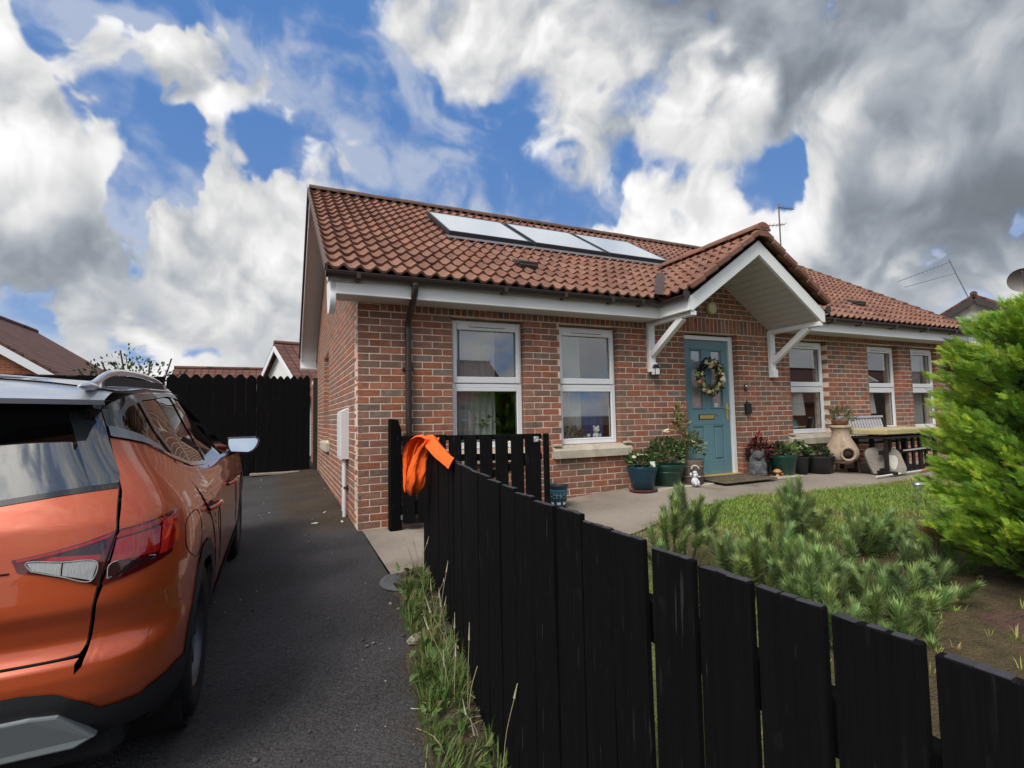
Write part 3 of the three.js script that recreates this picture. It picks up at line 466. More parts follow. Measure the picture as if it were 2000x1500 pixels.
// solar panels
{
  const mGl = phys(C(.47, .52, .57), { roughness: .22, clearcoat: .6, clearcoatRoughness: .12 }), mFr = std(C(.055, .058, .065), { roughness: .45, metalness: .4 });
  [[1.38, 2.66], [2.73, 4.01], [4.06, 5.31]].forEach(([a, b], i) => {
    const P = grp('solar_panel', house), f = new MB(), g = new MB(), m = new THREE.Matrix4().makeRotationX(TH).setPosition(slopeP((a + b) / 2, 2.68, .085)), w = b - a, L = 1.36;
    const bx = (x, z, sx, sz, h = .062) => f.obox(m.clone().multiply(new THREE.Matrix4().makeTranslation(x, 0, z)), sx, h, sz, .004);
    bx(-w / 2 + .015, 0, .03, L); bx(w / 2 - .015, 0, .03, L); bx(0, -L / 2 + .015, w - .06, .03); bx(0, L / 2 - .018, w - .06, .036); f.build('panel_frame', mFr, P);
    g.obox(m.clone().multiply(new THREE.Matrix4().makeTranslation(0, .02, 0)), w - .06, .01, L - .066, .001); g.build('panel_glass', mGl, P);
    const ap = new MB(); ap.obox(m.clone().multiply(new THREE.Matrix4().makeTranslation(0, -.035, L / 2 + .06)), w + .06, .012, .15, .003); ap.build('flashing', std(C(.15, .15, .16), { roughness: .6 }), P);
  });
}
// fascia, soffit, gutter, downpipe, porch gable
{
  const G = grp('roofline', house), f = new MB();
  for (const [a, b] of [[-.25, 3.70], [6.14, 11.32]]) { f.box((a + b) / 2, 2.405, .305, b - a, .165, .02, { ch: .004 }); f.box((a + b) / 2, 2.331, .318, b - a, .014, .01, { ch: .003 }); }
  f.build('fascia', M.upvcDirty, G);
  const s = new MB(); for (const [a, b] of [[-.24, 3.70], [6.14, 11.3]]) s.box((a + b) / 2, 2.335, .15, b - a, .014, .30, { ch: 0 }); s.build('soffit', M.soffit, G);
  // gutters: half-round with brackets and a front lip
  const gut = (a, b, z0 = .375, y = 2.515) => { const g = new MB(), N = 8, R = .055; for (let i = 0; i < N; i++) { const t = Math.PI + Math.PI * i / N, t2 = Math.PI + Math.PI * (i + 1) / N, P = (tt, x) => V(x, y + Math.sin(tt) * R, z0 + Math.cos(tt) * R), Q = tt => V(0, Math.sin(tt), Math.cos(tt)); g.quad(P(t, a), P(t2, a), P(t2, b), P(t, b), [Q(t), Q(t2), Q(t2), Q(t)]); } g.box((a + b) / 2, y + .004, z0 + R, b - a, .012, .008, { ch: .002 }); for (const x of [a, b]) { g.geom(new THREE.CylinderGeometry(R, R, .008, 16), new THREE.Matrix4().makeTranslation(x, y, z0).multiply(new THREE.Matrix4().makeRotationZ(Math.PI / 2))); } return g; };
  gut(-.345, 3.70).build('gutter', M.brownPvc, G); gut(6.20, 11.1).build('gutter', M.brownPvc, G);
  const br = (x) => { const k = new MB(); k.box(x, 2.462, .36, .045, .03, .09, { ch: .006 }); k.box(x, 2.49, .433, .04, .06, .008, { ch: .002 }); k.build('gutter_bracket', M.brownPvc, G); };
  for (const x of [-.05, 1.5, 2.25, 2.9, 3.35, 7.0, 7.7, 8.6, 9.5, 10.4]) br(x);
  // left foot of the gable: boxed end and scrolled board
  const bf = new MB(); const sh = new THREE.Shape(); sh.moveTo(-.10, 2.50); sh.lineTo(.315, 2.50); sh.bezierCurveTo(.30, 2.42, .26, 2.40, .27, 2.34); sh.bezierCurveTo(.30, 2.25, .22, 2.17, .12, 2.165); sh.lineTo(-.02, 2.19); sh.lineTo(-.10, 2.45);
  const bg = new THREE.ExtrudeGeometry(sh, { depth: .05, bevelEnabled: true, bevelSize: .004, bevelThickness: .004, bevelSegments: 1 }); bg.rotateY(-Math.PI / 2); bg.translate(-.245, 0, 0); bf.geom(bg); bf.build('gable_foot', M.upvc, G);
  const bb = new MB(), bp = (z, h) => V(-.315, (z > -3.2 ? roofY(z) : roofY(-6.4 - z)) - h, z);
  bb.bar(bp(.33, .095), bp(-3.2, .095), .018, .15).bar(bp(-3.2, .095), bp(-6.75, .095), .018, .15); bb.build('bargeboard', M.upvc, G);
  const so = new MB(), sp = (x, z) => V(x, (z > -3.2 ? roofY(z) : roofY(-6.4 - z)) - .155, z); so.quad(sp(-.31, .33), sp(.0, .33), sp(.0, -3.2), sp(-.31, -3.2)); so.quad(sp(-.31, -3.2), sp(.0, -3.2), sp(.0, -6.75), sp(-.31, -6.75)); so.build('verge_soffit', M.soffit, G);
  const rf = new MB(); rf.box(-.16, 2.36, -6.76, .33, .22, .03, { ch: .004 }).box(-.16, 2.25, -6.60, .33, .016, .34, { ch: 0 }); rf.build('fascia', M.upvc, G);
  const rg2 = new MB(); rg2.box(-.15, 2.44, -6.83, .36, .08, .1, { ch: .02 }); rg2.build('gutter', M.brownPvc, G);
  // downpipe
  const dp = grp('downpipe', house), d1 = new MB(); d1.tube([V(.51, 2.50, .372), V(.51, 2.43, .372), V(.51, 2.36, .33), V(.51, 2.20, .12), V(.51, 2.10, .052), V(.51, 2.0, .05)], .034, { seg: 14, steps: 30 }); d1.build('swan_neck', M.brownPvc, dp);
  const d2 = new MB(); d2.rod(V(.51, 2.05, .05), V(.51, .06, .05), .034, 16); d2.rod(V(.51, 2.07, .05), V(.51, 1.98, .05), .039, 16); d2.rod(V(.51, 2.45, .372), V(.51, 2.53, .372), .045, 14); d2.build('pipe', M.brownPvc, dp);
  for (const y of [1.62, .55]) { const c = new MB(); c.rod(V(.51, y, .05), V(.51, y + .028, .05), .041, 16); c.box(.51, y + .014, .02, .12, .028, .03, { ch: .004 }); c.build('pipe_clip', M.brownPvc, dp); }
}
{ // porch gable
  const P = grp('porch', house), zf = .82, ph = .69, ya = 3.33, hw = 1.235;
  const bs = new THREE.Shape([[PX - hw, ya - ph * hw], [PX, ya], [PX + hw, ya - ph * hw], [PX + hw, 2.335], [PX + hw - .06, 2.335], [PX, 3.147], [PX - hw + .06, 2.335], [PX - hw, 2.335]].map(p => new THREE.Vector2(...p)));
  const g = new THREE.ExtrudeGeometry(bs, { depth: .02, bevelEnabled: true, bevelSize: .003, bevelThickness: .003, bevelSegments: 1 }); g.translate(0, 0, zf); const bm = new MB(); bm.geom(g); bm.build('bargeboard', M.upvcDirty, P);
  // boarded underside, each board its own piece
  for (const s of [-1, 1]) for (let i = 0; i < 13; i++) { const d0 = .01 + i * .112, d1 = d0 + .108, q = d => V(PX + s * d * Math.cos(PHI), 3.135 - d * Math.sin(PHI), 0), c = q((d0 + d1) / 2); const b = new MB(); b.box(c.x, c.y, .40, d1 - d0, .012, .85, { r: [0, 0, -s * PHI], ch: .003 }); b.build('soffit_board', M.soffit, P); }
  // side fascias and soffit returns
  const fs = new MB(); for (const s of [-1, 1]) { fs.box(PX + s * (hw - .012), 2.405, .565, .02, .165, .51, { ch: .004 }); fs.box(PX + s * (hw - .05), 2.338, .42, .11, .014, .82, { ch: .002 }); } fs.build('fascia', M.upvcDirty, P);
  const bl = new MB(); bl.quad(V(PX - hw, 2.5, .3), V(PX - hw, 2.5, .82), V(PX, 3.38, .82), V(PX, 3.38, .3)); bl.quad(V(PX + hw, 2.5, .3), V(PX + hw, 2.5, .82), V(PX, 3.38, .82), V(PX, 3.38, .3)); bl.build('porch_deck', std(C(.08, .05, .04)), P);
  for (const s of [-1, 1]) { const gt = new MB(), R = .052, x0 = PX + s * (hw + .05), N = 8; for (let i = 0; i < N; i++) { const t = Math.PI + Math.PI * i / N, t2 = Math.PI + Math.PI * (i + 1) / N, Q = (tt, z) => V(x0 + Math.cos(tt) * R, 2.51 + Math.sin(tt) * R, z); gt.quad(Q(t, .34), Q(t2, .34), Q(t2, .86), Q(t, .86)); } gt.geom(new THREE.CylinderGeometry(R, R, .01, 16), new THREE.Matrix4().makeTranslation(x0, 2.51, .865).multiply(new THREE.Matrix4().makeRotationX(Math.PI / 2))); gt.build('gutter', M.brownPvc, P); }
  // gallows brackets
  for (const [x, y0] of [[3.775, 1.66], [6.08, 1.62]]) {
    const B = grp('bracket', P), a = new MB(); a.box(x, (y0 + 2.33) / 2, .03, .105, 2.33 - y0, .06, { ch: .006 }).box(x, y0 + .06, .045, .10, .12, .09, { ch: .006 }); a.box(x + .003, 2.16, .066, .055, .36, .014, { ch: .004 }); a.build('post', M.upvc, B);
    const b = new MB(); b.box(x, 2.305, .43, .085, .055, .80, { ch: .006 }); b.build('arm', M.upvc, B);
    const c = new MB(); c.bar(V(x, y0 + .24, .06), V(x, 2.285, .64), .075, .085, { ch: .006, up: V(0, 1, 0) }); c.build('strut', M.upvc, B);
  }
}
// ---------------------------------------------------------------- the black picket fence in front
{
  const F = thing('picket_fence', 'near black painted wooden picket fence running along the drive edge', 'fence', [0, 0, 0]);
  const r = rng(41);
  const edges = []; { const px = [1.47, 1.605, 1.74, 1.872, 2.01, 2.14, 2.275, 2.41, 2.545, 2.68, 2.815, 2.95, 3.085, 3.22, 3.368, 3.502, 3.637, 3.772, 3.907, 4.042, 4.176, 4.311, 4.446, 4.581, 4.716, 4.85, 4.985]; edges.push(...px); while (edges[edges.length - 1] < 7.3) edges.push(edges[edges.length - 1] + .135); }
  for (let i = 0; i + 1 < edges.length; i++) {
    const z0 = edges[i], z1 = edges[i + 1], gap = z0 > 4.3 ? .0135 : .006 + r() * .007, z = (z0 + z1) / 2 , w = z1 - z0 - gap, top = fenceTop(z) + (r() - .5) * .014, y0 = gDrive(fenceX(z), z) - .08, h = top - y0, yaw = Math.atan2(fenceX(z + .06) - fenceX(z - .06), .12);
    const mb = new MB(); mb.uo = [r() * 3, r() * 3]; mb.box(0, h / 2, 0, w, h, .018, { ch: .0022 });
    const p = mb.build('picket', M.black, F); p.position.set(fenceX(z), y0, z); p.rotation.set((r() - .5) * .012, Math.PI / 2 + yaw, (r() - .5) * .012, 'YXZ');
    for (let k = 0; k < 3; k++) { const e = new MB(); e.uo = [r(), r()]; const ew = w * (.18 + .2 * r()); e.box((k - 1) * w * .32 + (r() - .5) * .01, h + .0004, (r() - .5) * .004, ew, .003, .012 + r() * .006, { ch: .0008, r: [0, (r() - .5) * .3, 0] }); e.build('worn_top', M.blackTop, p); }
    if (z > 2.5) for (const [yy, dx] of [[h - .19, -.25], [h - .20, .22], [h - .62, -.2], [h - .61, .25]]) { const n = new MB(); n.ball(dx * w, yy, .0093, .0032, .0032, .0016, 8, 5); n.build('nail', std(C(.11, .10, .10), { roughness: .6, metalness: .5 }), p); }
  }
  const q = (z, y) => V(fenceX(z) + .034, y, z);
  for (let k = 0; k < 12; k++) { const z0 = 1.5 + k * .48; for (const [dy, hh] of [[-.19, .095], [-.62, .095]]) { const b0 = new MB(); b0.bar(q(z0, fenceTop(z0) + dy), q(z0 + .475, fenceTop(z0 + .475) + dy), .038, hh); b0.build('rail', M.black, F); } }
  for (const z of [1.56, 3.4, 5.2, 7.0]) { const b = new MB(), y0 = gDrive(fenceX(z), z) - .1; b.box(fenceX(z) + .10, (y0 + .74) / 2, z, .09, .74 - y0, .09, { ch: .006, r: [0, -.1, 0] }); b.build('post', M.black, F); }
  // ---- gate post against the house and the open gate
  const P = thing('gate_post', 'tall black gate post with a weathered sloping top against the house wall', 'post', [.345, -.06, .125], .1);
  const pb = new MB(), sh = new THREE.Shape([[-.055, 0], [.055, 0], [.055, 1.05], [.02, 1.155], [-.05, 1.165]].map(p => new THREE.Vector2(...p))), g = new THREE.ExtrudeGeometry(sh, { depth: .09, bevelEnabled: true, bevelSize: .003, bevelThickness: .003, bevelSegments: 1 }); g.translate(0, 0, -.045); pb.geom(g); pb.build('post', M.black, P);
  const cp = new MB(); cp.bar(V(.056, 1.06, 0), V(.022, 1.161, 0), .088, .004, { up: V(1, .3, 0) }).box(-.015, 1.164, 0, .06, .004, .085, { r: [0, 0, -.14] }); cp.build('weathered_cap', std(C(.13, .115, .085), { roughness: .95, map: T.blotch }), P);
  const hg = new MB(); hg.box(.06, .86, .02, .02, .04, .05, { ch: .004 }).rod(V(.07, .15, .03), V(.07, .21, .03), .012).box(.06, .17, .03, .03, .05, .04, { ch: .004 }); hg.build('hinge', std(C(.32, .33, .34), { roughness: .5, metalness: .6 }), P);
  const G = thing('garden_gate', 'black wooden garden gate standing open in front of the window nearest the drive', 'gate', [.40, 0, .16], -.455);
  const pitch = .158, w = .130;
  for (let k = 0; k < 9; k++) { const x = .02 + k * pitch + w / 2, mb = new MB(); mb.uo = [r() * 3, r() * 3]; const y1 = .94 + (r() - .5) * .012 - k * .003; mb.box(x, (y1 + .06) / 2, .012, k === 8 ? w + .03 : w, y1 - .06, .02, { ch: .004 }); mb.build('picket', M.black, G); }
  for (const [y, h] of [[.905, .05], [.70, .07], [.18, .08]]) { const b = new MB(); b.box(.72, y - .0, -.018, 1.44, h, .034, { ch: .004 }); b.build('rail', M.black, G); }
  { const b = new MB(); b.bar(V(.06, .20, -.016), V(1.40, .70, -.016), .034, .075); b.build('brace', M.black, G); }
  { const b = new MB(); b.box(1.485, .48, -.01, .06, .90, .06, { ch: .004 }); b.build('closing_post', M.black, G); }
  { const b = new MB(); b.geom(new THREE.TorusGeometry(.020, .005, 6, 16), new THREE.Matrix4().makeTranslation(1.385, .875, .03)); b.box(1.385, .875, .024, .05, .055, .004, { ch: .001 }); b.box(1.41, .87, .03, .06, .012, .012, { ch: .002 }); b.build('latch', std(C(.55, .55, .55), { roughness: .4, metalness: .7 }), G); }
}
// ---------------------------------------------------------------- tall fence and gate at the end of the drive
{
  const mk = (name, label, cat, x0, x1, z, pw, hTop, o = {}) => {
    const F = thing(name, label, cat), r = rng(o.seed || 3), n = Math.round((x1 - x0) / pw), mat = o.mat || M.black;
    for (let i = 0; i < n; i++) {
      const x = x0 + (i + .5) * (x1 - x0) / n, w = (x1 - x0) / n - (o.gap ?? .006), y0 = gDrive(x, z) + .02, top = hTop + (r() - .5) * .03, pt = o.pt ?? .07, hTopX = 0;
      const sh = new THREE.Shape([[-w / 2, 0], [w / 2, 0], [w / 2, top - y0 - pt], [w * .12, top - y0 - .005], [-w * .12, top - y0 - .005], [-w / 2, top - y0 - pt]].map(p => new THREE.Vector2(...p)));
      const g = new THREE.ExtrudeGeometry(sh, { depth: .018, bevelEnabled: true, bevelSize: .002, bevelThickness: .002, bevelSegments: 1 }); const b = mesh('picket', g, mat, F); b.position.set(x, y0, z + (i % 2) * .003);
    }
    for (const y of [.35, 1.0, 1.7]) { const b = new MB(); b.box((x0 + x1) / 2, y, z - .03, x1 - x0, .07, .04, { ch: .004 }); b.build('rail', mat, F); }
    return F;
  };
  mk('side_gate', 'tall black boarded gate with pointed tops at the end of the drive', 'gate', -1.17, -.14, -6.38, .128, 2.08, { seed: 4, gap: .004 });
  const faded = M.black.clone(); faded.color = C(.022, .019, .021);
  mk('boundary_fence', 'tall faded black fence with pointed boards behind the orange car', 'fence', -2.75, -1.172, -6.42, .195, 2.09, { seed: 8, mat: faded, pt: .085, gap: .006 });
  mk('boundary_fence', 'long straight topped black fence behind the car roof', 'fence', -9.0, -2.78, -6.44, .15, 2.03, { seed: 9, mat: faded, pt: .008, gap: .004 });
  const p = new MB(); p.box(-.04, 1.0, -6.2, .09, 2.05, .10, { ch: .006 }); tag(p.build('gate_post', std(C(.035, .02, .017), { roughness: .8, map: T.wood })), 'dark brown post fixed to the side wall beside the tall gate', 'post');
  const c = new MB(); c.box(-.65, gDrive(-.6, -6.45) + .0, -6.4, 1.25, .05, .32, { ch: .01 }); tag(c.build('concrete_step', M.concrete), 'low concrete step under the tall black gate', 'step');
  // brick garden wall behind the gate
  const W = thing('garden_wall', 'low brick wall continuing behind the tall gate', 'wall', [0, 0, -8.6], -Math.PI / 2);
  const wb = new MB(); wb.box(1.1, .95, -.12, 2.2, 2.3, .22, { ch: 0 }); wb.build('mortar', M.mortar, W);
  const br = layBricks({ len: 2.2, kTop: 26, odd: true, holes: [], inside: () => true, seed: 3 }), mb = new MB(); br.forEach(b => mb.color(TONES[b.t]).geom(brickGeo(b.w, b.h, .02, b.s), new THREE.Matrix4().makeTranslation(b.u, b.y, 0))); stuff(mb.build('bricks', M.brick, W));
}
// ---------------------------------------------------------------- the orange car
const car = thing('parked_car', 'orange compact car with silver roof parked on the drive', 'car', [-1.93, -.20, 2.55]);
car.rotation.x = .035;
{
  const mPaint = phys(C(.50, .080, .018), { roughness: .34, metalness: .25, clearcoat: 1, clearcoatRoughness: .035 });
  const mRoof = phys(C(.50, .52, .56), { roughness: .30, metalness: .45, clearcoat: 1, clearcoatRoughness: .04 });
  const mGloss = phys(C(.010, .009, .010), { roughness: .12, clearcoat: .6, clearcoatRoughness: .03 });
  const mClad = std(C(.022, .023, .026), { roughness: .62, bumpMap: withRep(T.fine, 12), bumpScale: .0006 });
  const mBlade = phys(C(.22, .23, .26), { roughness: .4, clearcoat: .4 }), mGrey = phys(C(.11, .115, .13), { roughness: .42, clearcoat: .4 });
  const mSkid = phys(C(.36, .40, .41), { roughness: .36, metalness: .5 });
  const mTint = phys(C(.36, .48, .50), { roughness: .006, transmission: 1, thickness: 0, ior: 2.25 });
  const mSide = phys(C(.20, .20, .195), { roughness: .008, transmission: 1, thickness: 0, ior: 2.0 });
  const mSeam = std(C(.006, .003, .003), { roughness: .9 });
  const mChrome = std(C(.55, .56, .58), { roughness: .22, metalness: 1 });
  const mRed = phys(C(.34, .010, .010), { roughness: .06, clearcoat: 1, clearcoatRoughness: .02 }), mRedB = phys(C(.62, .020, .014), { roughness: .08, clearcoat: 1 }), mRedD = phys(C(.10, .004, .006), { roughness: .05, clearcoat: 1 }), mClear = phys(C(.40, .41, .40), { roughness: .12, clearcoat: 1, bumpMap: withRep(T.weave, 6), bumpScale: .002 }), mLampBlk = phys(C(.03, .008, .008), { roughness: .08, clearcoat: 1 });
  const mTyre = std(C(.016, .016, .017), { roughness: .85 }), mRim = std(C(.10, .105, .115), { roughness: .4, metalness: .7 }), mDark = std(C(.010, .010, .011), { roughness: .95 }), mSeat = std(C(.035, .036, .038), { roughness: .9 });

  const W = curve([[.16, .80], [.28, .855], [.42, .882], [.58, .889], [.70, .886], [.80, .884], [.88, .876], [.96, .858], [1.02, .835], [1.10, .80], [1.2, .750], [1.3, .700], [1.40, .655], [1.47, .615]]);
  const ZR = curve([[.16, .46], [.26, .60], [.34, .672], [.44, .715], [.52, .722], [.562, .716], [.585, .690], [.62, .672], [.68, .684], [.728, .704], [.76, .702], [.85, .686], [.93, .668], [.99, .652], [1.05, .615], [1.10, .58], [1.2, .51], [1.3, .44], [1.38, .385], [1.47, .32]]);
  const ZF = curve([[.16, -3.1], [.35, -3.40], [.6, -3.43], [.8, -3.40], [.92, -3.30], [1.0, -2.95], [1.03, -2.15], [1.2, -1.75], [1.40, -1.12], [1.47, -.9]]);
  const TP = (y, z) => 1 - .095 * sstep(.98, 1.32, y) * sstep(-.25, .42, z);
  const N = y => lerp(6.2, 6.6, sstep(.95, 1.35, y)), ZC = -.25, ZC2 = y => Math.min(-.7, ZF(y) + 1.05);
  // body skin: t 0 at the middle of the tail, 1 at the flank, 2 at the nose
  const B = (t, y) => {
    const sg = t < 0 ? -1 : 1; t = Math.abs(t); let x, z;
    if (t <= 1) { const a = t * Math.PI / 2, n = N(y); z = ZC + (ZR(y) - ZC) * Math.pow(Math.max(Math.cos(a), 0), 2 / n); x = W(y) * TP(y, z) * Math.pow(Math.sin(a), 2 / n); }
    else if (t <= 1.5) { z = lerp(ZC, ZC2(y), (t - 1) * 2); x = W(y); }
    else { const a = (t - 1.5) * Math.PI, n = 3.2; x = W(y) * Math.pow(Math.max(Math.cos(a), 0), 2 / n); z = ZC2(y) - (ZC2(y) - ZF(y)) * Math.pow(Math.sin(a), 2 / n); }
    return V(sg * x, y, z);
  };
  const tX = (x, y) => { let a = 0, b = 1; x = Math.abs(x); for (let k = 0; k < 26; k++) { const m = (a + b) / 2; if (B(m, y).x < x) a = m; else b = m; } return (a + b) / 2; };
  const tZ = (z, y) => { if (z > ZC) return Math.acos(Math.pow(clamp((z - ZC) / (ZR(y) - ZC)), N(y) / 2)) / (Math.PI / 2); if (z > ZC2(y)) return 1 + .5 * (ZC - z) / (ZC - ZC2(y)); return 1.5 + Math.asin(Math.pow(clamp((ZC2(y) - z) / (ZC2(y) - ZF(y))), 1.6)) / Math.PI; };
  const nrm = (t, y) => { const e = .004, a = B(t + e, y).sub(B(t - e, y)), b = B(t, y + .01).sub(B(t, y - .01)); return b.cross(a).normalize().multiplyScalar(-1); };
  // patch of skin: f(u, v) gives [t, y]; off lifts it off the skin; side mirrors it
  const patch = (f, nu, nv, off = 0, side = 1) => { const g = sheet((u, v) => { const [t, y] = f(u, v), p = B(t, y); if (off) { const n = nrm(t, y); if (n.x * p.x < 0 && Math.abs(p.x) > .3) n.negate(); if (Math.abs(p.x) <= .3 && n.z * (p.z + .3) < 0) n.negate(); p.addScaledVector(n, off); } return V(side * p.x, p.y, p.z); }, nu, nv, { flip: side < 0 }); return g; };
  const bil = (a, b, c, d) => (u, v) => [lerp(lerp(a[0], b[0], u), lerp(d[0], c[0], u), v), lerp(lerp(a[1], b[1], u), lerp(d[1], c[1], u), v)];
  const R_ARCH = .385, WZ = [0, -2.566], WY = .326;
  const arch = z => { let y = 0; for (const c of WZ) { const d = Math.abs(z - c); if (d < R_ARCH) y = Math.max(y, WY + Math.sqrt(R_ARCH * R_ARCH - d * d)); } return y; };
  const arch2 = (z, R) => { let y = 0; for (const c of WZ) { const d = Math.abs(z - c); if (d < R) y = Math.max(y, WY + Math.sqrt(R * R - d * d)); } return y; };
  const clad = curve([[-3.5, .40], [-3.0, .36], [-2.9, .36], [-2.2, .33], [-.3, .335], [.30, .40], [.50, .425], [.60, .405], [.68, .375]]);
  const cladX = curve([[0, .50], [.48, .495], [.56, .48], [.62, .44], [.67, .39], [.80, .385]]);
  const yLow = t => { const p = B(Math.min(t, 1.999), .45); return t < 1 && p.x < .78 ? cladX(p.x) : Math.max(clad(p.z), arch2(p.z, R_ARCH + .045)); };
  const belt = curve([[-3.5, .99], [-2.1, 1.005], [-1.82, 1.0], [-1.1, 1.03], [-.5, 1.06], [-.14, 1.095], [.05, 1.15], [.20, 1.225], [.40, 1.275], [.7, 1.30]]);
  const yBelt = t => { let y = 1.1; for (let k = 0; k < 6; k++) y = belt(B(Math.min(t, 1.999), y).z); return t > 1.5 ? Math.min(y, lerp(1.0, .93, (t - 1.5) * 2)) : y; };
  // hatch: from the lamp line down and up to the glass
  const seamX = curve([[.56, .60], [.60, .625], [.80, .655], [.97, .690], [1.1, .672], [1.2, .63], [1.33, .578], [1.40, .55]]);
  const seam = y => tX(seamX(y), y);
  const yGl = x => 1.050 + .05 * sstep(.1, .68, Math.abs(x));
  const both = (name, fn) => { for (const s of [1, -1]) fn(s); };
  { // tailgate skin
    const g = sheet((u, v) => { const k = u * 2 - 1, y0 = .578 + .004 * Math.pow(Math.abs(k), 8); let y = lerp(y0, 1.05, v); let tt = k * seam(y); y = lerp(y0, yGl(B(tt, y).x), v); tt = k * (seam(y) - .0022); return B(tt, y); }, 48, 44); const o = mesh('tailgate', g, mPaint, car);
    const lip = new MB(); lip.tube([...Array(25)].map((_, i) => { const k = i / 12 - 1, y = .576 + .003 * Math.pow(Math.abs(k), 8); return B(k * (seam(y)), y).add(V(0, 0, -.004)); }), .0045, { seg: 6 }); lip.build('shut_line', mSeam, o);
    const hl = new MB(); hl.tube([...Array(21)].map((_, i) => { const k = (i / 10 - 1) * .60, y = .868 - .004 * Math.abs(k); return B(tX(Math.abs(k) * .72, y) * Math.sign(k), y).add(V(0, 0, .001)); }), .0035, { seg: 6 }); hl.build('shut_line', mSeam, o);
  }
  both('', s => { // flank, wing and bumper
    const g = patch((u, v) => { const t0 = seam(lerp(.5, 1.27, v)); let t = lerp(t0, 1.999, u < .5 ? u * u * 1.2 + u * .4 : lerp(.5, 1, (u - .5) * 2)); const lo = yLow(t), hi = yBelt(t); let y = lerp(lo, hi, v); t = Math.max(t, seam(y) + .0015); return [t, y]; }, 170, 46, 0, s);
    const o = mesh('body_side', g, mPaint, car);
    // bumper below the tailgate
    const b = patch((u, v) => { const x0 = u * .66; const yl = cladX(x0), y = lerp(yl, .573, v); return [Math.min(tX(x0, y), seam(y) + .006) , y]; }, 30, 12, 0, s); mesh('rear_bumper', b, mPaint, car);
    // cladding along the bottom
    const c = patch((u, v) => { const t = lerp(0, 1.999, u < .5 ? u * u * 1.2 + u * .4 : lerp(.5, 1, (u - .5) * 2)), p = B(t, .45), hi = yLow(t) + .004, lo = t < 1 && p.x < .8 ? .27 : Math.max(.20, arch2(p.z, R_ARCH - .03)); return [t, lerp(Math.min(lo, hi - .005), hi, v)]; }, 170, 8, .006, s);
    mesh('cladding', c, mClad, car);
    const sl = new MB(); sl.tube([...Array(30)].map((_, i) => { const y = lerp(.60, 1.33, i / 29), p = B(seam(y) + .001, y); return V(s * p.x, p.y, p.z - .002); }), .0026, { seg: 6 }); sl.build('shut_line', mSeam, car);
    // inner wheel housings
    for (const z of WZ) { const h = new MB(); h.geom(new THREE.CylinderGeometry(R_ARCH - .02, R_ARCH - .02, .30, 28, 1, true), new THREE.Matrix4().makeTranslation(s * .70, WY, z).multiply(new THREE.Matrix4().makeRotationZ(Math.PI / 2))); h.geom(new THREE.CircleGeometry(R_ARCH - .02, 28), new THREE.Matrix4().makeTranslation(s * .56, WY, z).multiply(new THREE.Matrix4().makeRotationY(Math.PI / 2))); h.build('wheel_housing', mDark, car); }
    // wheels
    for (const z of WZ) {
      const w = grp('wheel', car); w.position.set(s * .775, WY, z); w.rotation.z = -s * Math.PI / 2;
      const ty = new MB(); ty.lathe([[.222, -.085], [.26, -.098], [.306, -.095], [.322, -.075], [.326, 0], [.322, .075], [.306, .095], [.26, .098], [.222, .085]], 0, 0, 0, 44); ty.build('tyre', mTyre, w);
      const tr = new MB(); for (let k = 0; k < 44; k++) { const a = k / 44 * Math.PI * 2; tr.obox(new THREE.Matrix4().makeRotationY(a).multiply(new THREE.Matrix4().makeTranslation(.3255, 0, 0)), .006, .16, .03, .001); } stuff(tr.build('tread_blocks', mTyre, w));
      const rm = new MB(); rm.lathe([[.225, -.08], [.228, .08], [.214, .085], [.205, .05], [.20, -.05]], 0, 0, 0, 40); rm.lathe([[0, .052], [.045, .052], [.055, .03], [.055, -.02]], 0, 0, 0, 24); for (let k = 0; k < 10; k++) { const a = k / 10 * Math.PI * 2; rm.obox(new THREE.Matrix4().makeRotationY(a).multiply(new THREE.Matrix4().makeTranslation(.13, .042, 0)), .17, .03, .026 + (k % 2) * .012, .006); } rm.build('rim', mRim, w);
      const bd = new MB(); bd.geom(new THREE.CylinderGeometry(.15, .15, .02, 24)); bd.build('brake_disc', std(C(.2, .19, .18), { roughness: .5, metalness: .8 }), w);
    }
    // tail lamp: housing, red frame, dark centre, white reversing lamp, bright bar
    const P = (x, y) => [tX(x, y), y], lampN = s > 0 ? 1 : -1, L = grp('tail_lamp', car);
    const q = (nm, a, b, c2, d, m, off, nu = 14, nv = 6) => mesh(nm, patch(bil(P(...a), P(...b), P(...c2), P(...d)), nu, nv, off, s), m, L);
    q('lamp_housing', [.452, .866], [.655, .793], [.692, .962], [.435, .905], mRedD, .004); q('lamp_housing', [.662, .793], [.834, .842], [.828, .985], [.698, .962], mRedD, .004);
    q('lens_band', [.450, .897], [.672, .940], [.685, .955], [.446, .904], mRed, .007); q('lens_band', [.69, .935], [.812, .958], [.812, .972], [.698, .955], mRed, .007);
    q('lens', [.53, .902], [.655, .890], [.665, .932], [.60, .920], mLampBlk, .007); q('lens', [.50, .893], [.655, .874], [.656, .890], [.53, .902], mRed, .007);
    q('lens', [.682, .862], [.800, .862], [.800, .945], [.692, .93], mRed, .007); q('reflector', [.800, .852], [.818, .852], [.817, .968], [.800, .958], mRedB, .011, 6); q('side_lens', [.818, .852], [.833, .858], [.828, .98], [.818, .972], mRed, .008, 6);
    q('reversing_lamp', [.488, .868], [.560, .842], [.560, .885], [.472, .894], mClear, .009); q('reversing_lamp', [.564, .841], [.638, .814], [.650, .870], [.564, .884], mClear, .009);
    q('indicator_lens', [.678, .812], [.688, .812], [.80, .850], [.684, .856], mLampBlk, .009);
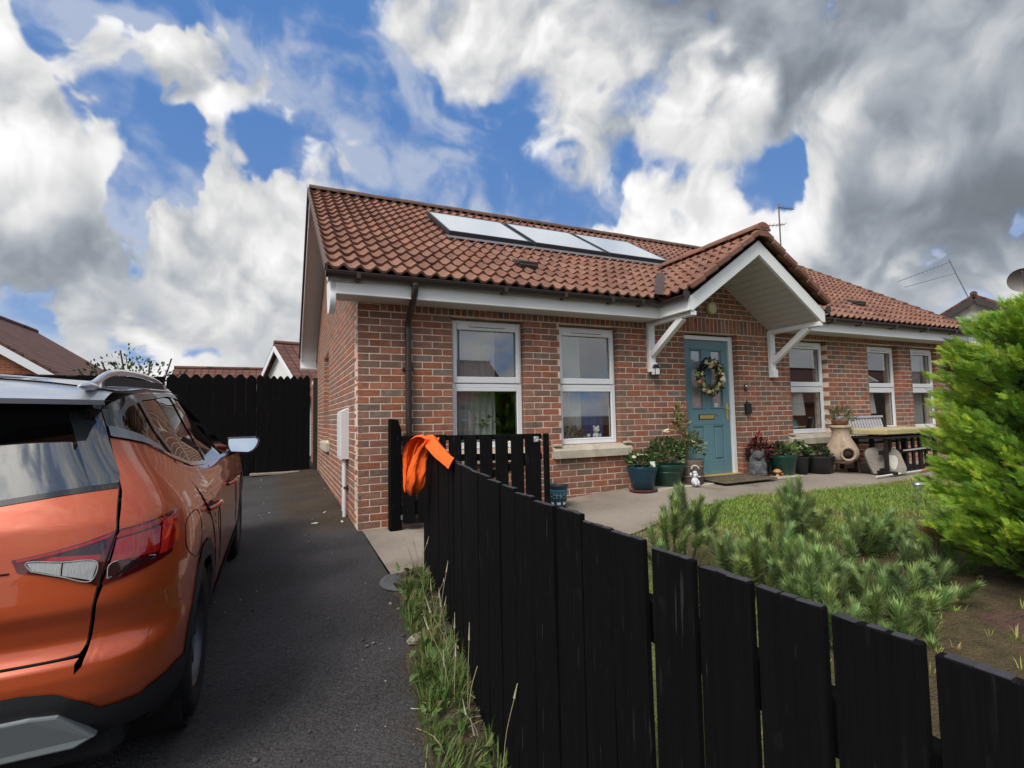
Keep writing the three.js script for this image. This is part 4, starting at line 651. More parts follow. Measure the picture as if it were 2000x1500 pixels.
    { const e = new MB(), ring = [[.488, .868], [.56, .842], [.638, .814], [.650, .870], [.56, .885], [.472, .894]]; e.tube([...ring, ring[0]].map(([x, y]) => { const p = B(tX(x, y), y); return V(s * p.x, p.y, p.z + .010); }), .0022, { seg: 5, steps: 60 }); const e2 = [[.680, .813], [.80, .850], [.684, .857], [.680, .813]]; e.tube(e2.map(([x, y]) => { const p = B(tX(x, y), y); return V(s * p.x, p.y, p.z + .011); }), .0022, { seg: 5, steps: 40 }); e.build('bright_trim', mClear, L); }
    { const dv = new MB(); dv.tube([[.655, .79], [.66, .83], [.672, .88], [.690, .965]].map(([x, y]) => { const p = B(tX(x + .002, y), y); return V(s * p.x, p.y, p.z + .003); }), .0038, { seg: 6 }); dv.build('lamp_gap', mSeam, L); }
    const yT = curve([[-1.95, 1.02], [-1.7, 1.12], [-1.4, 1.285], [-1.1, 1.385], [-.78, 1.435], [-.5, 1.447], [0, 1.425], [.17, 1.395], [.25, 1.355], [.29, 1.30]]);
    // pillar panel in gloss black with the grey blade below
    const pil = patch((u, v) => { const z = lerp(.42, -.30, u), yb = z < .285 ? yT(z) - .01 : belt(z) + .05; const y = lerp(yb, 1.442, v); return [Math.max(tZ(z + 0, y), seam(Math.min(y, 1.4)) + .004), y]; }, 60, 10, .0025, s); mesh('rear_pillar', pil, mGloss, car);
    const bl = patch((u, v) => { const z = lerp(.46, .10, u), y0 = belt(z) + .001, h = lerp(.060, .030, u); const y = y0 + h * v; return [Math.max(tZ(z, y), seam(Math.min(y, 1.4)) + .006), y]; }, 18, 4, .008, s); mesh('pillar_blade', bl, mBlade, car);
    // side glass, frames, front pillar
    const glassP = (z0, z1, nm, ins = 0) => mesh(nm, patch((u, v) => { const z = lerp(z0, z1, u), y = lerp(belt(z) + .012, yT(z) - .012, v); return [tZ(z, y), y]; }, 22, 12, -.004 - ins, s), mSide, car);
    glassP(-.60, .0, 'side_window'); glassP(.018, .27, 'quarter_window'); glassP(-1.72, -.665, 'side_window');
    const strip = (nm, f, m, off = .002, nu = 40, nv = 3) => mesh(nm, patch(f, nu, nv, off, s), m, car);
    strip('window_trim', (u, v) => { const z = lerp(-1.85, .28, u), y = lerp(yT(z) - .014, yT(z) + .008, v); return [tZ(z, y), y]; }, mGrey, .004, 60);
    strip('window_trim', (u, v) => { const z = lerp(-1.95, .14, u), y = lerp(belt(z) - .004, belt(z) + .016, v); return [tZ(z, y), y]; }, mChrome, .005, 60);
    strip('door_pillar', (u, v) => { const z = lerp(-.66, -.595, u), y = lerp(1.06, 1.44, v); return [tZ(z, y), y]; }, mGloss, .001, 4, 10);
    strip('door_pillar', (u, v) => { const z = lerp(-.005, .022, u) + lerp(0, .02, v), y = lerp(belt(.01), 1.42, v); return [tZ(z, y), y]; }, mGrey, .002, 4, 10);
    strip('window_trim', (u, v) => { const a = lerp(-.2, 1, v), z = lerp(.265, .295, u) + 0 * a, y = lerp(belt(.28) + .05, 1.37, v); return [tZ(z - .02 * v, y), y]; }, mGrey, .003, 4, 10);
    strip('front_pillar', (u, v) => { const z = lerp(-2.02, -.9, v) + lerp(-.05, .03, u), y = lerp(1.0, 1.455, v); return [Math.min(tZ(z, y), 1.80), y]; }, mGloss, .001, 6, 14);
    strip('roof_side', (u, v) => { const z = lerp(.40, -1.30, u), y = lerp(Math.max(yT(Math.min(z, .2)) + .008, 1.436 - .012 * sstep(.1, .4, z)), 1.47, v); return [Math.max(tZ(z, y), seam(1.4) + .004), y]; }, mRoof, .002, 50, 5);
    // roof rail
    const rr = new MB(), rp = [[.555, 1.462, .46], [.555, 1.480, .36], [.553, 1.512, .24], [.55, 1.533, .08], [.546, 1.541, -.15], [.54, 1.541, -.45], [.53, 1.528, -.8], [.52, 1.503, -1.05], [.515, 1.475, -1.2]];
    const cr = new THREE.CatmullRomCurve3(rp.map(p => V(s * p[0], p[1], p[2])), false, 'centripetal'), tg = new THREE.TubeGeometry(cr, 60, .014, 10, false); rr.geom(tg); rr.ball(s * .556, 1.462, .44, .024, .016, .09, 14, 10).ball(s * .518, 1.478, -1.16, .02, .016, .08, 14, 10); rr.build('roof_rail', mRoof, car);
    const rb = new MB(); rb.box(s * .545, 1.492, -.35, .012, .05, 1.15, { ch: .002 }); rb.build('rail_shadow_strip', mClad, car);
    // door handles, fuel flap, door shut lines
    for (const [z, y] of [[-.30, .865], [-1.30, .845]]) { const H = grp('door_handle', car), h = new MB(), n = W(y) + .004; h.tube([V(s * n, y - .01, z - .10), V(s * (n + .034), y + .005, z - .07), V(s * (n + .036), y + .008, z + .06), V(s * n, y - .005, z + .10)], .012, { seg: 8 }); h.build('grip', mPaint, H); const c3 = new MB(); c3.ball(s * (n - .006), y - .004, z, .012, .028, .075, 14, 8); c3.build('grip_recess', mDark, H); }
    const line = (pts, r = .0028) => { const m = new MB(); m.tube(pts.map(([z, y]) => { const p = B(tZ(z, y), y); return V(s * (p.x + .0005), p.y, p.z); }), r, { seg: 5, steps: 50 }); m.build('shut_line', mSeam, car); };
    line([[-.62, 1.04], [-.64, .8], [-.66, .55], [-.66, .36]]); line([[-1.80, 1.0], [-1.83, .8], [-1.84, .5], [-1.84, .36]]); line([[.06, 1.14], [-.05, .98], [-.17, .88], [-.33, .76], [-.40, .66], [-.44, .52], [-.45, .36]]);
    line([[.36, .79], [.40, .84], [.36, .91], [.24, .93], [.10, .91], [.07, .84], [.12, .77], [.24, .745], [.36, .79]], .002);
    // swage line along the flank
    // mirror
    const mi = grp('door_mirror', car), ms = new THREE.Shape(); ms.moveTo(-.095, .050); ms.lineTo(.085, .052); ms.quadraticCurveTo(.118, .046, .100, .005); ms.quadraticCurveTo(.08, -.048, .035, -.056); ms.lineTo(-.075, -.048); ms.quadraticCurveTo(-.105, 0, -.095, .050);
    const mt = TRS(V(s * .935, 1.068, -1.74), new THREE.Euler(-.10, s * .0, 0)), flip = new THREE.Matrix4().makeScale(s, 1, 1);
    const sg = new THREE.ExtrudeGeometry(ms, { depth: .05, bevelEnabled: true, bevelSize: .012, bevelThickness: .03, bevelSegments: 4 }); sg.translate(0, 0, -.085); const sh = new MB(); sh.geom(sg, mt.clone().multiply(flip)); sh.bar(V(s * .82, 1.0, -1.80), V(s * .90, 1.03, -1.79), .06, .05, { ch: .01 }); sh.build('mirror_shell', mGloss, mi);
    const mg = new MB(); mg.geom(new THREE.ShapeGeometry(ms, 8), TRS(V(s * .937, 1.068, -1.716), new THREE.Euler(-.24, s * .05, 0)).multiply(flip)); mg.build('mirror_glass', std(C(.85, .9, .89), { roughness: .02, metalness: 1 }), mi);
  });
  // rear glass, spoiler, roof, windscreen, bonnet
  mesh('rear_window', sheet((u, v) => { const k = u * 2 - 1; let y = 1.06, t = 0; for (let i = 0; i < 3; i++) { const p = B(k * seam(y), y); y = lerp(yGl(p.x) + .008, 1.375, v); } t = k * (seam(y) - .004); return B(t, y).add(V(0, 0, .001)); }, 36, 16), mTint, car);
  both('', s => mesh('window_border', sheet((u, v) => { const y0 = lerp(1.075, 1.37, v), x = lerp(seamX(y0) - .085, seamX(y0) - .006, u), y = lerp(yGl(x) + .012, 1.37, v); const p = B(tX(x, y), y); return V(s * p.x, p.y, p.z + .004); }, 6, 10, { flip: s < 0 }), phys(C(.035, .04, .045), { roughness: .05, clearcoat: 1, ior: 1.8 }), car));
  mesh('window_border', sheet((u, v) => { const k = u * 2 - 1, y = lerp(1.335, 1.385, v), p = B(k * (seam(y) - .004), y); return p.add(V(0, 0, .004)); }, 30, 3), phys(C(.012, .012, .014), { roughness: .08, clearcoat: 1 }), car);
  mesh('rear_seal', sheet((u, v) => { const k = u * 2 - 1, p0 = B(k * seam(1.07), 1.07), y = yGl(p0.x) + lerp(-.006, .012, v); return B(k * (seam(y) - .003), y).add(V(0, 0, .003)); }, 40, 2), mGloss, car);
  const yRoof = (x, z) => 1.452 + .055 * (1 - Math.pow(Math.abs(x) / .64, 2.4)) - .035 * sstep(-.55, -1.25, z) - .018 * sstep(-.1, .45, z);
  mesh('roof_panel', sheet((u, v) => { const z = lerp(.40, -1.22, v), w = .635 - .02 * sstep(-.3, -1.2, z), x = (u * 2 - 1) * w; return V(x, yRoof(x, z) + .012, z); }, 30, 40), mRoof, car);
  for (const x of [-.26, .26]) { const b = new MB(); b.box(x, yRoof(x, -.3) + .010, -.3, .03, .012, 1.3, { ch: .006, r: [.012, 0, 0] }); b.build('roof_bead', mRoof, car); }
  { // spoiler
    const sp = sheet((u, v) => { const k = u * 2 - 1, x = k * (.625 - .02 * v), zb = .555 - .06 * k * k - .05 * Math.pow(Math.abs(k), 8), z = lerp(.36, zb, v); return V(x, lerp(yRoof(x, .38) + .013, 1.412 + .012 * (1 - k * k), v * v * .6 + v * .4), z); }, 36, 10); const o = mesh('roof_spoiler', sp, mRoof, car);
    mesh('spoiler_edge', sheet((u, v) => { const k = u * 2 - 1, x = k * .605, zb = .555 - .06 * k * k - .05 * Math.pow(Math.abs(k), 8), y1 = 1.412 + .012 * (1 - k * k); return V(x, lerp(y1, y1 - .018, v), zb - .008 * v); }, 36, 3, { uv: p => [p.x, p.y] }), mRoof, o);
    mesh('spoiler_underside', sheet((u, v) => { const k = u * 2 - 1, x = k * .60, zb = .543 - .06 * k * k - .05 * Math.pow(Math.abs(k), 8), y1 = 1.394 + .012 * (1 - k * k); return V(x, lerp(y1, 1.378, v), lerp(zb, .35, v)); }, 30, 4), mGloss, o);
    const ant = new MB(); ant.rod(V(0, 1.50, .25), V(0, 1.60, .42), .004, 6, .002); ant.build('aerial', mDark, car);
  }
  mesh('windscreen', sheet((u, v) => { const k = u * 2 - 1, y = lerp(1.02, 1.452, v); return B(1.999 - .0, y).add(V(k * W(y) * .93, .0, .10 * k * k * (1 + .5 * (1 - v)))); }, 20, 10), mSide, car);
  mesh('bonnet', sheet((u, v) => { const k = u * 2 - 1, z = lerp(-3.36, -1.95, v), w = .80 - .16 * sstep(-3.0, -3.38, z), x = k * w; return V(x, lerp(.955, 1.045, sstep(0, 1, v)) - .05 * k * k - .05 * sstep(-3.15, -3.4, z), z); }, 20, 20), mPaint, car);
  // lower rear: valance, skid plate, tow area; floor
  { const sk = new MB(), prof = new THREE.Shape([[-.50, .415], [.50, .415], [.565, .402], [.645, .305], [.60, .285], [-.60, .285], [-.645, .305], [-.565, .402]].map(p => new THREE.Vector2(...p))); const g = new THREE.ExtrudeGeometry(prof, { depth: .025, bevelEnabled: true, bevelSize: .008, bevelThickness: .008, bevelSegments: 2 }); g.translate(0, 0, .712); const P = g.attributes.position; for (let i = 0; i < P.count; i++) { const x = P.getX(i), y = P.getY(i); P.setZ(i, P.getZ(i) - .28 * x * x * .35 - (.415 - y) * .25); } g.computeVertexNormals(); sk.geom(g); sk.build('skid_plate', mSkid, car); }
  { const f = new MB(); f.box(0, .24, -1.35, 1.42, .12, 3.9, { ch: .03 }).box(0, .34, .40, 1.2, .16, .36, { ch: .04 }); f.build('underbody', mDark, car); }
  { const f = new MB(); f.box(0, .62, -2.35, 1.5, .6, 1.5, { ch: .05 }).box(0, .45, -.9, 1.6, .2, 2.2, { ch: .03 }); f.build('floor', mDark, car); }
  // cabin
  for (const x of [-.38, .38]) { const st = grp('front_seat', car), a = new MB(); a.geom(new RoundedBoxGeometry(.46, .60, .14, 3, .05), TRS(V(x, .88, -.78), new THREE.Euler(.22, 0, 0))); a.build('seat_back', mSeat, st); const h = new MB(); h.geom(new RoundedBoxGeometry(.25, .17, .09, 3, .035), TRS(V(x, 1.25, -.70), new THREE.Euler(.1, 0, 0))); h.build('head_rest', mSeat, st); }
  { const st = grp('rear_seat', car), a = new MB(); a.geom(new RoundedBoxGeometry(1.24, .60, .14, 3, .05), TRS(V(0, .80, .10), new THREE.Euler(.25, 0, 0))); a.build('seat_back', mSeat, st); for (const x of [-.40, 0, .40]) { const h = new MB(); h.geom(new RoundedBoxGeometry(.25, .15, .08, 3, .03), TRS(V(x, 1.155, .18), new THREE.Euler(.1, 0, 0))); h.build('head_rest', mSeat, st); } const p = new MB(); p.box(0, 1.0, .38, 1.25, .02, .36, { ch: .005 }); p.build('parcel_shelf', std(C(.16, .165, .17), { roughness: .9 }), st); }
  { const w = new MB(); w.geom(new THREE.TorusGeometry(.18, .015, 8, 30), TRS(V(.38, .98, -1.45), new THREE.Euler(-.4, 0, 0))); w.box(.38, .98, -1.46, .30, .04, .03, { ch: .01 }); w.build('steering_wheel', mDark, car); const d = new MB(); d.geom(new RoundedBoxGeometry(1.36, .26, .40, 3, .06), TRS(V(0, .88, -1.75), new THREE.Euler(0, 0, 0))); d.build('dashboard', mDark, car); const m = new MB(); m.geom(new RoundedBoxGeometry(.22, .06, .03, 2, .01), TRS(V(0, 1.34, -1.15), new THREE.Euler(0, 0, 0))); m.build('rear_view_mirror', mDark, car); }
  { const rl = new MB(); rl.geom(sheet((u, v) => { const z = lerp(.32, -1.1, v), x = (u * 2 - 1) * .58; return V(x, yRoof(x, z) - .04, z); }, 10, 10)); rl.build('roof_lining', std(C(.25, .25, .25), { roughness: .95 }), car); }
  { const wp = new MB(); wp.tube([V(0, 1.07, .635), V(-.06, 1.085, .62), V(-.30, 1.10, .60)], .009, { seg: 6 }); wp.build('rear_wiper', mClad, car); }
}
// ---------------------------------------------------------------- things by the wall and on the path
const rg = rng(2024);
const leafGeo = (l, w, bend = .25) => { const mb = new MB(), y = t => -bend * l * t * t, P = (t, s) => V(s * w / 2, y(t) + .12 * w * (s ? 1 : 0), l * t); mb.tri(V(0, 0, 0), P(.35, 1), P(.35, 0)).tri(V(0, 0, 0), P(.35, 0), P(.35, -1)).quad(P(.35, 0), P(.35, 1), P(.75, .7), P(.75, 0)).quad(P(.35, -1), P(.35, 0), P(.75, 0), P(.75, -.7)).tri(P(.75, 0), P(.75, .7), P(1, 0)).tri(P(.75, -.7), P(.75, 0), P(1, 0)); return mb.geo(); };
const LEAF = { broad: leafGeo(.06, .032), small: leafGeo(.032, .016), long: leafGeo(.13, .014, .5), needle: leafGeo(.06, .004, .05), big: leafGeo(.12, .06, .35) };
const mLeaf = phys(C(1, 1, 1), { roughness: .6, transmission: .25, thickness: 0 });
const tint = (base, r, v = .35) => { const k = 1 + (r() - .5) * 2 * v; return C(base[0] * k * (1 + (r() - .5) * .25), base[1] * k, base[2] * k * (1 + (r() - .5) * .3)); };
// leaves through an uneven dome: centre c, radii, n leaves
function foliage(parent, geo, n, c, rx, ry, rz, cols, seed, { name = 'foliage', up = .4, s0 = .7, s1 = 1.25, hollow = .35 } = {}) {
  const r = rng(seed), M4 = [], CC = [];
  for (let i = 0; i < n; i++) {
    const a = r() * Math.PI * 2, e = Math.asin(lerp(-.25, 1, r())), k = lerp(hollow, 1, Math.pow(r(), .5)) * (.8 + .35 * fbm3(Math.cos(a) * 1.6 + seed, Math.sin(e) * 2, Math.sin(a) * 1.6, 3));
    const d = V(Math.cos(e) * Math.cos(a), Math.sin(e), Math.cos(e) * Math.sin(a)), p = V(c.x + d.x * rx * k, c.y + d.y * ry * k, c.z + d.z * rz * k);
    const dir = d.clone().add(V((r() - .5) * 1.2, up + (r() - .5) * .8, (r() - .5) * 1.2)).normalize(), q = new THREE.Quaternion().setFromUnitVectors(V(0, 0, 1), dir).multiply(new THREE.Quaternion().setFromAxisAngle(V(0, 0, 1), (r() - .5) * 2.6));
    M4.push(TRS(p, q, lerp(s0, s1, r()))); CC.push(tint(cols[Math.floor(r() * cols.length)], r));
  }
  return stuff(inst(name, geo, mLeaf, M4, CC, parent));
}
function flowers(parent, n, c, rx, ry, rz, cols, rad, seed, name = 'flower') {
  const r = rng(seed); for (let i = 0; i < n; i++) { const a = r() * 6.28, k = Math.sqrt(r()), mb = new MB(), p = V(c.x + Math.cos(a) * rx * k, c.y + ry * (r() * .6 + .4), c.z + Math.sin(a) * rz * k), q = rad * (.7 + .6 * r()), tx = (r() - .5) * 1.2, tz = r() * .9; const m = TRS(p, new THREE.Euler(tz, r() * 6, tx)); for (let k2 = 0; k2 < 6; k2++) { const b = k2 / 6 * 6.28; mb.geom(new THREE.SphereGeometry(1, 6, 4), m.clone().multiply(TRS(V(Math.cos(b) * q * .62, 0, Math.sin(b) * q * .62), new THREE.Euler(0, -b, .35), V(q * .55, q * .16, q * .38)))); } mb.ball(p.x, p.y + q * .12, p.z, q * .25, q * .25, q * .25, 6, 5); mb.build(name, std(C(...cols[i % cols.length]), { roughness: .8 }), parent); }
}
const potProf = (rb, rt, h, lip = .02) => [[0, .002], [rb, 0], [lerp(rb, rt, .82), h * .82], [rt, h * .84], [rt + lip * .3, h - .008], [rt, h], [rt - .014, h], [rt - .02, h * .86], [0, h * .86]];
function pot(name, label, x, z, rb, rt, h, mat, { group, y = gPath(x, z), ribs } = {}) {
  const P = thing(name, label, 'plant pot', [x, y, z], 0, group), mb = new MB(); mb.lathe(potProf(rb, rt, h), 0, 0, 0, 32); mb.build('pot', mat, P);
  if (ribs) { const q = new MB(); for (let k = 0; k < ribs; k++) { const a = k / ribs * 6.283; q.bar(V(Math.cos(a) * rb, .02, Math.sin(a) * rb), V(Math.cos(a) * lerp(rb, rt, .80), h * .80, Math.sin(a) * lerp(rb, rt, .80)), .010, .008); } q.build('ribs', mat, P); }
  const s = new MB(); s.geom(new THREE.CircleGeometry(rt - .02, 20), TRS(V(0, h * .87, 0), new THREE.Euler(-Math.PI / 2, 0, 0))); s.build('compost', M.soil, P);
  return P;
}
const mGreenPot = phys(C(.008, .045, .032), { roughness: .34 }), mBluePot = phys(C(.007, .042, .070), { roughness: .30 }), mBlackPot = std(C(.012, .013, .014), { roughness: .5 }), mTerra = std(C(.42, .21, .13), { roughness: .9, map: T.blotch });
const GREENS = [[.055, .11, .022], [.075, .14, .03], [.04, .085, .02], [.10, .15, .045]];
const stalk = (P, pts, r0 = .004, m = std(C(.10, .12, .04), { roughness: .8 })) => { const q = new MB(); q.tube(pts, r0, { seg: 5 }); return q.build('stem', m, P); };
{
  const P1 = pot('plant_pot', 'ribbed dark blue plant pot with a white plant label', 3.34, .30, .125, .185, .27, mBluePot, { ribs: 26, y: .20 });
  foliage(P1, LEAF.broad, 210, V(0, .30, 0), .19, .14, .17, GREENS, 3); foliage(P1, LEAF.long, 60, V(.02, .27, 0), .13, .12, .13, [[.09, .15, .03]], 4, { name: 'long_leaves', up: 1.2 }); flowers(P1, 6, V(.02, .36, .02), .2, .06, .16, [[.55, .42, .30], [.6, .55, .4]], .022, 5);
  { const t = new MB(); t.box(.03, .285, .165, .075, .10, .003, { r: [-.15, 0, -.05], ch: .001 }); t.build('plant_label', std(C(.75, .75, .72)), P1); }
  { const s = new MB(); s.lathe([[0, .0], [.15, 0], [.175, .028], [.168, .028], [.145, .010], [0, .008]], 3.34, .168, .30, 28); tag(s.build('pot_saucer', std(C(.24, .12, .10), { roughness: .85 })), 'brown saucer under the ribbed blue plant pot', 'saucer'); }
  { const s = new MB(); s.box(3.95, .173, .16, .95, .04, .50, { r: [0, .04, 0], ch: .008 }); tag(s.build('paving_slab', M.stone), 'flat sandstone slab under the green pot left of the door', 'slab'); }
  const P2 = pot('plant_pot', 'large dark green plastic pot full of bushy leaves left of the door', 3.80, .22, .155, .225, .27, mGreenPot, { y: .194 });
  { const q = new MB(); q.lathe([[.197, .165], [.208, .172], [.21, .18], [.2, .185]], 0, 0, 0, 32); q.build('pot_band', mGreenPot, P2); }
  foliage(P2, LEAF.broad, 420, V(0, .36, 0), .25, .24, .20, GREENS, 7); stalk(P2, [V(-.03, .3, 0), V(-.04, .55, .02), V(-.07, .68, .03)]); flowers(P2, 3, V(-.05, .64, .02), .06, .08, .03, [[.75, .68, .5], [.5, .33, .28]], .035, 8);
  const P3 = pot('barrel_planter', 'pale wooden barrel planter with a tall climbing rose beside the teal door', 4.17, .27, .135, .150, .31, std(C(.36, .275, .225), { roughness: .9, map: withRep(T.wood, 3) }), { y: .194 });
  { for (const y of [.09, .215]) { const b = new MB(); b.lathe([[.142, y], [.152, y + .004], [.152, y + .018], [.144, y + .022]], 0, 0, 0, 32); b.build('hoop', std(C(.20, .16, .14), { roughness: .8 }), P3); } for (const a of [.4, 1.1, 1.8, 2.5]) { const b = new MB(); b.bar(V(Math.cos(a) * .139, .01, Math.sin(a) * .139), V(Math.cos(a) * .150, .25, Math.sin(a) * .150), .006, .004); b.build('stave_joint', std(C(.08, .06, .05)), P3); } const h = new MB(); h.geom(new THREE.TorusGeometry(.045, .011, 6, 16, Math.PI), TRS(V(-.075, .20, .132), new THREE.Euler(0, -.5, 0))); h.build('handle', std(C(.5, .44, .36), { roughness: .8 }), P3); }
  foliage(P3, LEAF.broad, 260, V(.02, .42, -.02), .19, .24, .14, [[.06, .12, .025], [.10, .16, .04], [.20, .17, .06]], 9);
  for (const [dx, h, bx] of [[-.06, .95, -.13], [-.03, .80, -.06], [.02, .62, .05]]) stalk(P3, [V(dx, .28, 0), V(dx - .02, .28 + h * .4, -.06), V((dx + bx) * .6, .28 + h * .75, -.12), V(bx, .28 + h, -.15)], .004, std(C(.15, .16, .05)));
  foliage(P3, LEAF.broad, 110, V(-.06, .72, -.10), .12, .36, .05, [[.16, .17, .05], [.09, .14, .03], [.22, .19, .07]], 10, { name: 'climbing_leaves' }); flowers(P3, 4, V(-.03, .40, .05), .14, .2, .06, [[.62, .55, .35]], .028, 12);
  const P4 = pot('plant_pot', 'medium dark green pot right of the door beside the grey statue', 5.86, .30, .130, .190, .30, mGreenPot, { y: .185 });
  foliage(P4, LEAF.broad, 120, V(.07, .33, .02), .17, .12, .14, [[.16, .24, .05], [.09, .15, .03]], 14); foliage(P4, LEAF.broad, 150, V(-.03, .31, -.05), .15, .15, .12, [[.035, .05, .02]], 15, { name: 'dark_leaves' });
  const P5 = pot('plant_pot', 'dark pot of crimson leaves half hidden behind the medium green pot', 5.62, .10, .11, .15, .24, mBlackPot, { y: .187 });
  foliage(P5, LEAF.broad, 330, V(0, .30, 0), .22, .23, .16, [[.085, .012, .014], [.05, .010, .012], [.13, .02, .02]], 16); stalk(P5, [V(0, .3, 0), V(-.01, .5, .01), V(-.02, .62, .02)], .006, std(C(.3, .03, .02))); foliage(P5, LEAF.small, 30, V(-.02, .57, .02), .018, .09, .018, [[.40, .04, .02]], 17, { name: 'red_plume' });
  const P6 = pot('plant_pot', 'black pot of white flowers right of the medium green pot', 6.28, .22, .12, .155, .25, mBlackPot, { y: .19 });
  foliage(P6, LEAF.broad, 260, V(0, .30, 0), .20, .15, .16, GREENS, 18); flowers(P6, 6, V(.03, .33, .04), .14, .08, .1, [[.8, .8, .76]], .026, 19);
  const P7 = pot('plant_pot', 'wide black pot of low dark leaves beside the clay chiminea', 6.62, .30, .165, .215, .25, mBlackPot, { y: .186 });
  foliage(P7, LEAF.broad, 260, V(0, .26, 0), .20, .13, .17, [[.035, .055, .02], [.05, .075, .025]], 20);
}
{ // small white figurine by the barrel
  const F = thing('figurine', 'small white painted garden figurine in front of the barrel planter', 'figurine', [4.04, .196, .45]), m = std(C(.62, .63, .66), { roughness: .6 }), a = new MB(); a.ball(0, .055, 0, .05, .055, .045, 14, 10).ball(.022, .035, .035, .02, .035, .018).ball(-.02, .03, .035, .018, .03, .018); a.build('body', m, F); const h = new MB(); h.ball(.005, .128, .012, .034, .032, .032, 14, 10).ball(.0, .165, .005, .028, .02, .028); h.build('head', m, F); const e = new MB(); e.ball(-.062, .145, 0, .018, .022, .012).ball(.04, .112, .03, .014, .01, .02); e.build('paw', m, F); const d = new MB(); d.ball(-.008, .135, .042, .006).ball(.02, .135, .041, .006).ball(.006, .12, .046, .007, .005, .005); d.build('face', std(C(.03, .03, .03)), F);
}
{ // door mat
  const m = new MB(); m.box(4.90, .218, .33, .98, .022, .50, { ch: .008, r: [.03, .02, 0] }); tag(m.build('door_mat', std(C(.20, .155, .10), { roughness: 1, map: withRep(T.soil, 3), bumpMap: withRep(T.grit, 2), bumpScale: .01 })), 'worn brown door mat in front of the teal door', 'door mat');
  const s = new MB(); s.box(4.93, .188, .03, 1.12, .035, .17, { ch: .006 }); tag(s.build('door_step', M.concrete), 'shallow concrete doorstep below the teal door', 'step');
}
{ // grey statue of a crouching figure
  const S = thing('statue', 'mottled grey stone statue of a crouching figure right of the door', 'statue', [5.38, .19, .26], -.8), m = std(C(.17, .175, .185), { roughness: .9, map: withRep(T.soil, 2.5), bumpMap: withRep(T.grit, 1), bumpScale: .006 });
  const body = []; const add = (x, y, z, a, b, c) => { const q = new THREE.SphereGeometry(1, 16, 12); q.applyMatrix4(TRS(V(x, y, z), new THREE.Euler(0, 0, 0), V(a, b, c))); const P = q.attributes.position; for (let i = 0; i < P.count; i++) { const n = 1 + (fbm3(P.getX(i) * 18 + 5, P.getY(i) * 18, P.getZ(i) * 18, 3) - .5) * .35; P.setXYZ(i, x + (P.getX(i) - x) * n, y + (P.getY(i) - y) * n, z + (P.getZ(i) - z) * n); } q.computeVertexNormals(); body.push(q); };
  add(0, .13, 0, .12, .14, .11); add(0, .24, -.02, .10, .11, .09); add(.07, .06, .06, .05, .06, .08); add(-.06, .06, .06, .05, .06, .08); add(.08, .17, .06, .035, .07, .04); add(-.07, .17, .05, .035, .07, .04); mesh('body', mergeGeometries(body.splice(0)), m, S);
  add(.01, .31, .03, .075, .07, .07); add(.015, .29, .09, .035, .03, .035); add(-.06, .36, 0, .02, .04, .015); add(.08, .36, 0, .02, .04, .015); mesh('head', mergeGeometries(body.splice(0)), m, S); add(0, .02, .02, .14, .025, .13); mesh('base', mergeGeometries(body.splice(0)), m, S);
  const M2 = thing('mushroom_ornament', 'small orange toadstool ornament between the grey statue and the green pot', 'ornament', [5.60, .185, .40]); const c = new MB(); c.lathe([[0, .125], [.035, .115], [.058, .085], [.05, .075], [0, .085]], 0, 0, 0, 18); c.build('cap', std(C(.50, .21, .06), { roughness: .5 }), M2); const st = new MB(); st.lathe([[.03, 0], [.022, .04], [.018, .085]], 0, 0, 0, 12); st.build('stalk', std(C(.5, .36, .2)), M2); const c2 = new MB(); c2.lathe([[0, .07], [.025, .06], [.036, .045], [0, .05]], .055, 0, .02, 14); c2.build('cap', std(C(.42, .15, .05), { roughness: .5 }), M2); const s3 = new MB(); s3.rod(V(.055, 0, .02), V(.055, .05, .02), .012); s3.build('stalk', std(C(.5, .36, .2)), M2);
  const sl = new MB(); sl.box(5.72, .19, .42, .55, .03, .16, { r: [0, -.05, 0], ch: .008 }); tag(sl.build('kerb_stone', M.stone), 'thin pale stone strip in front of the statue', 'stone');
}
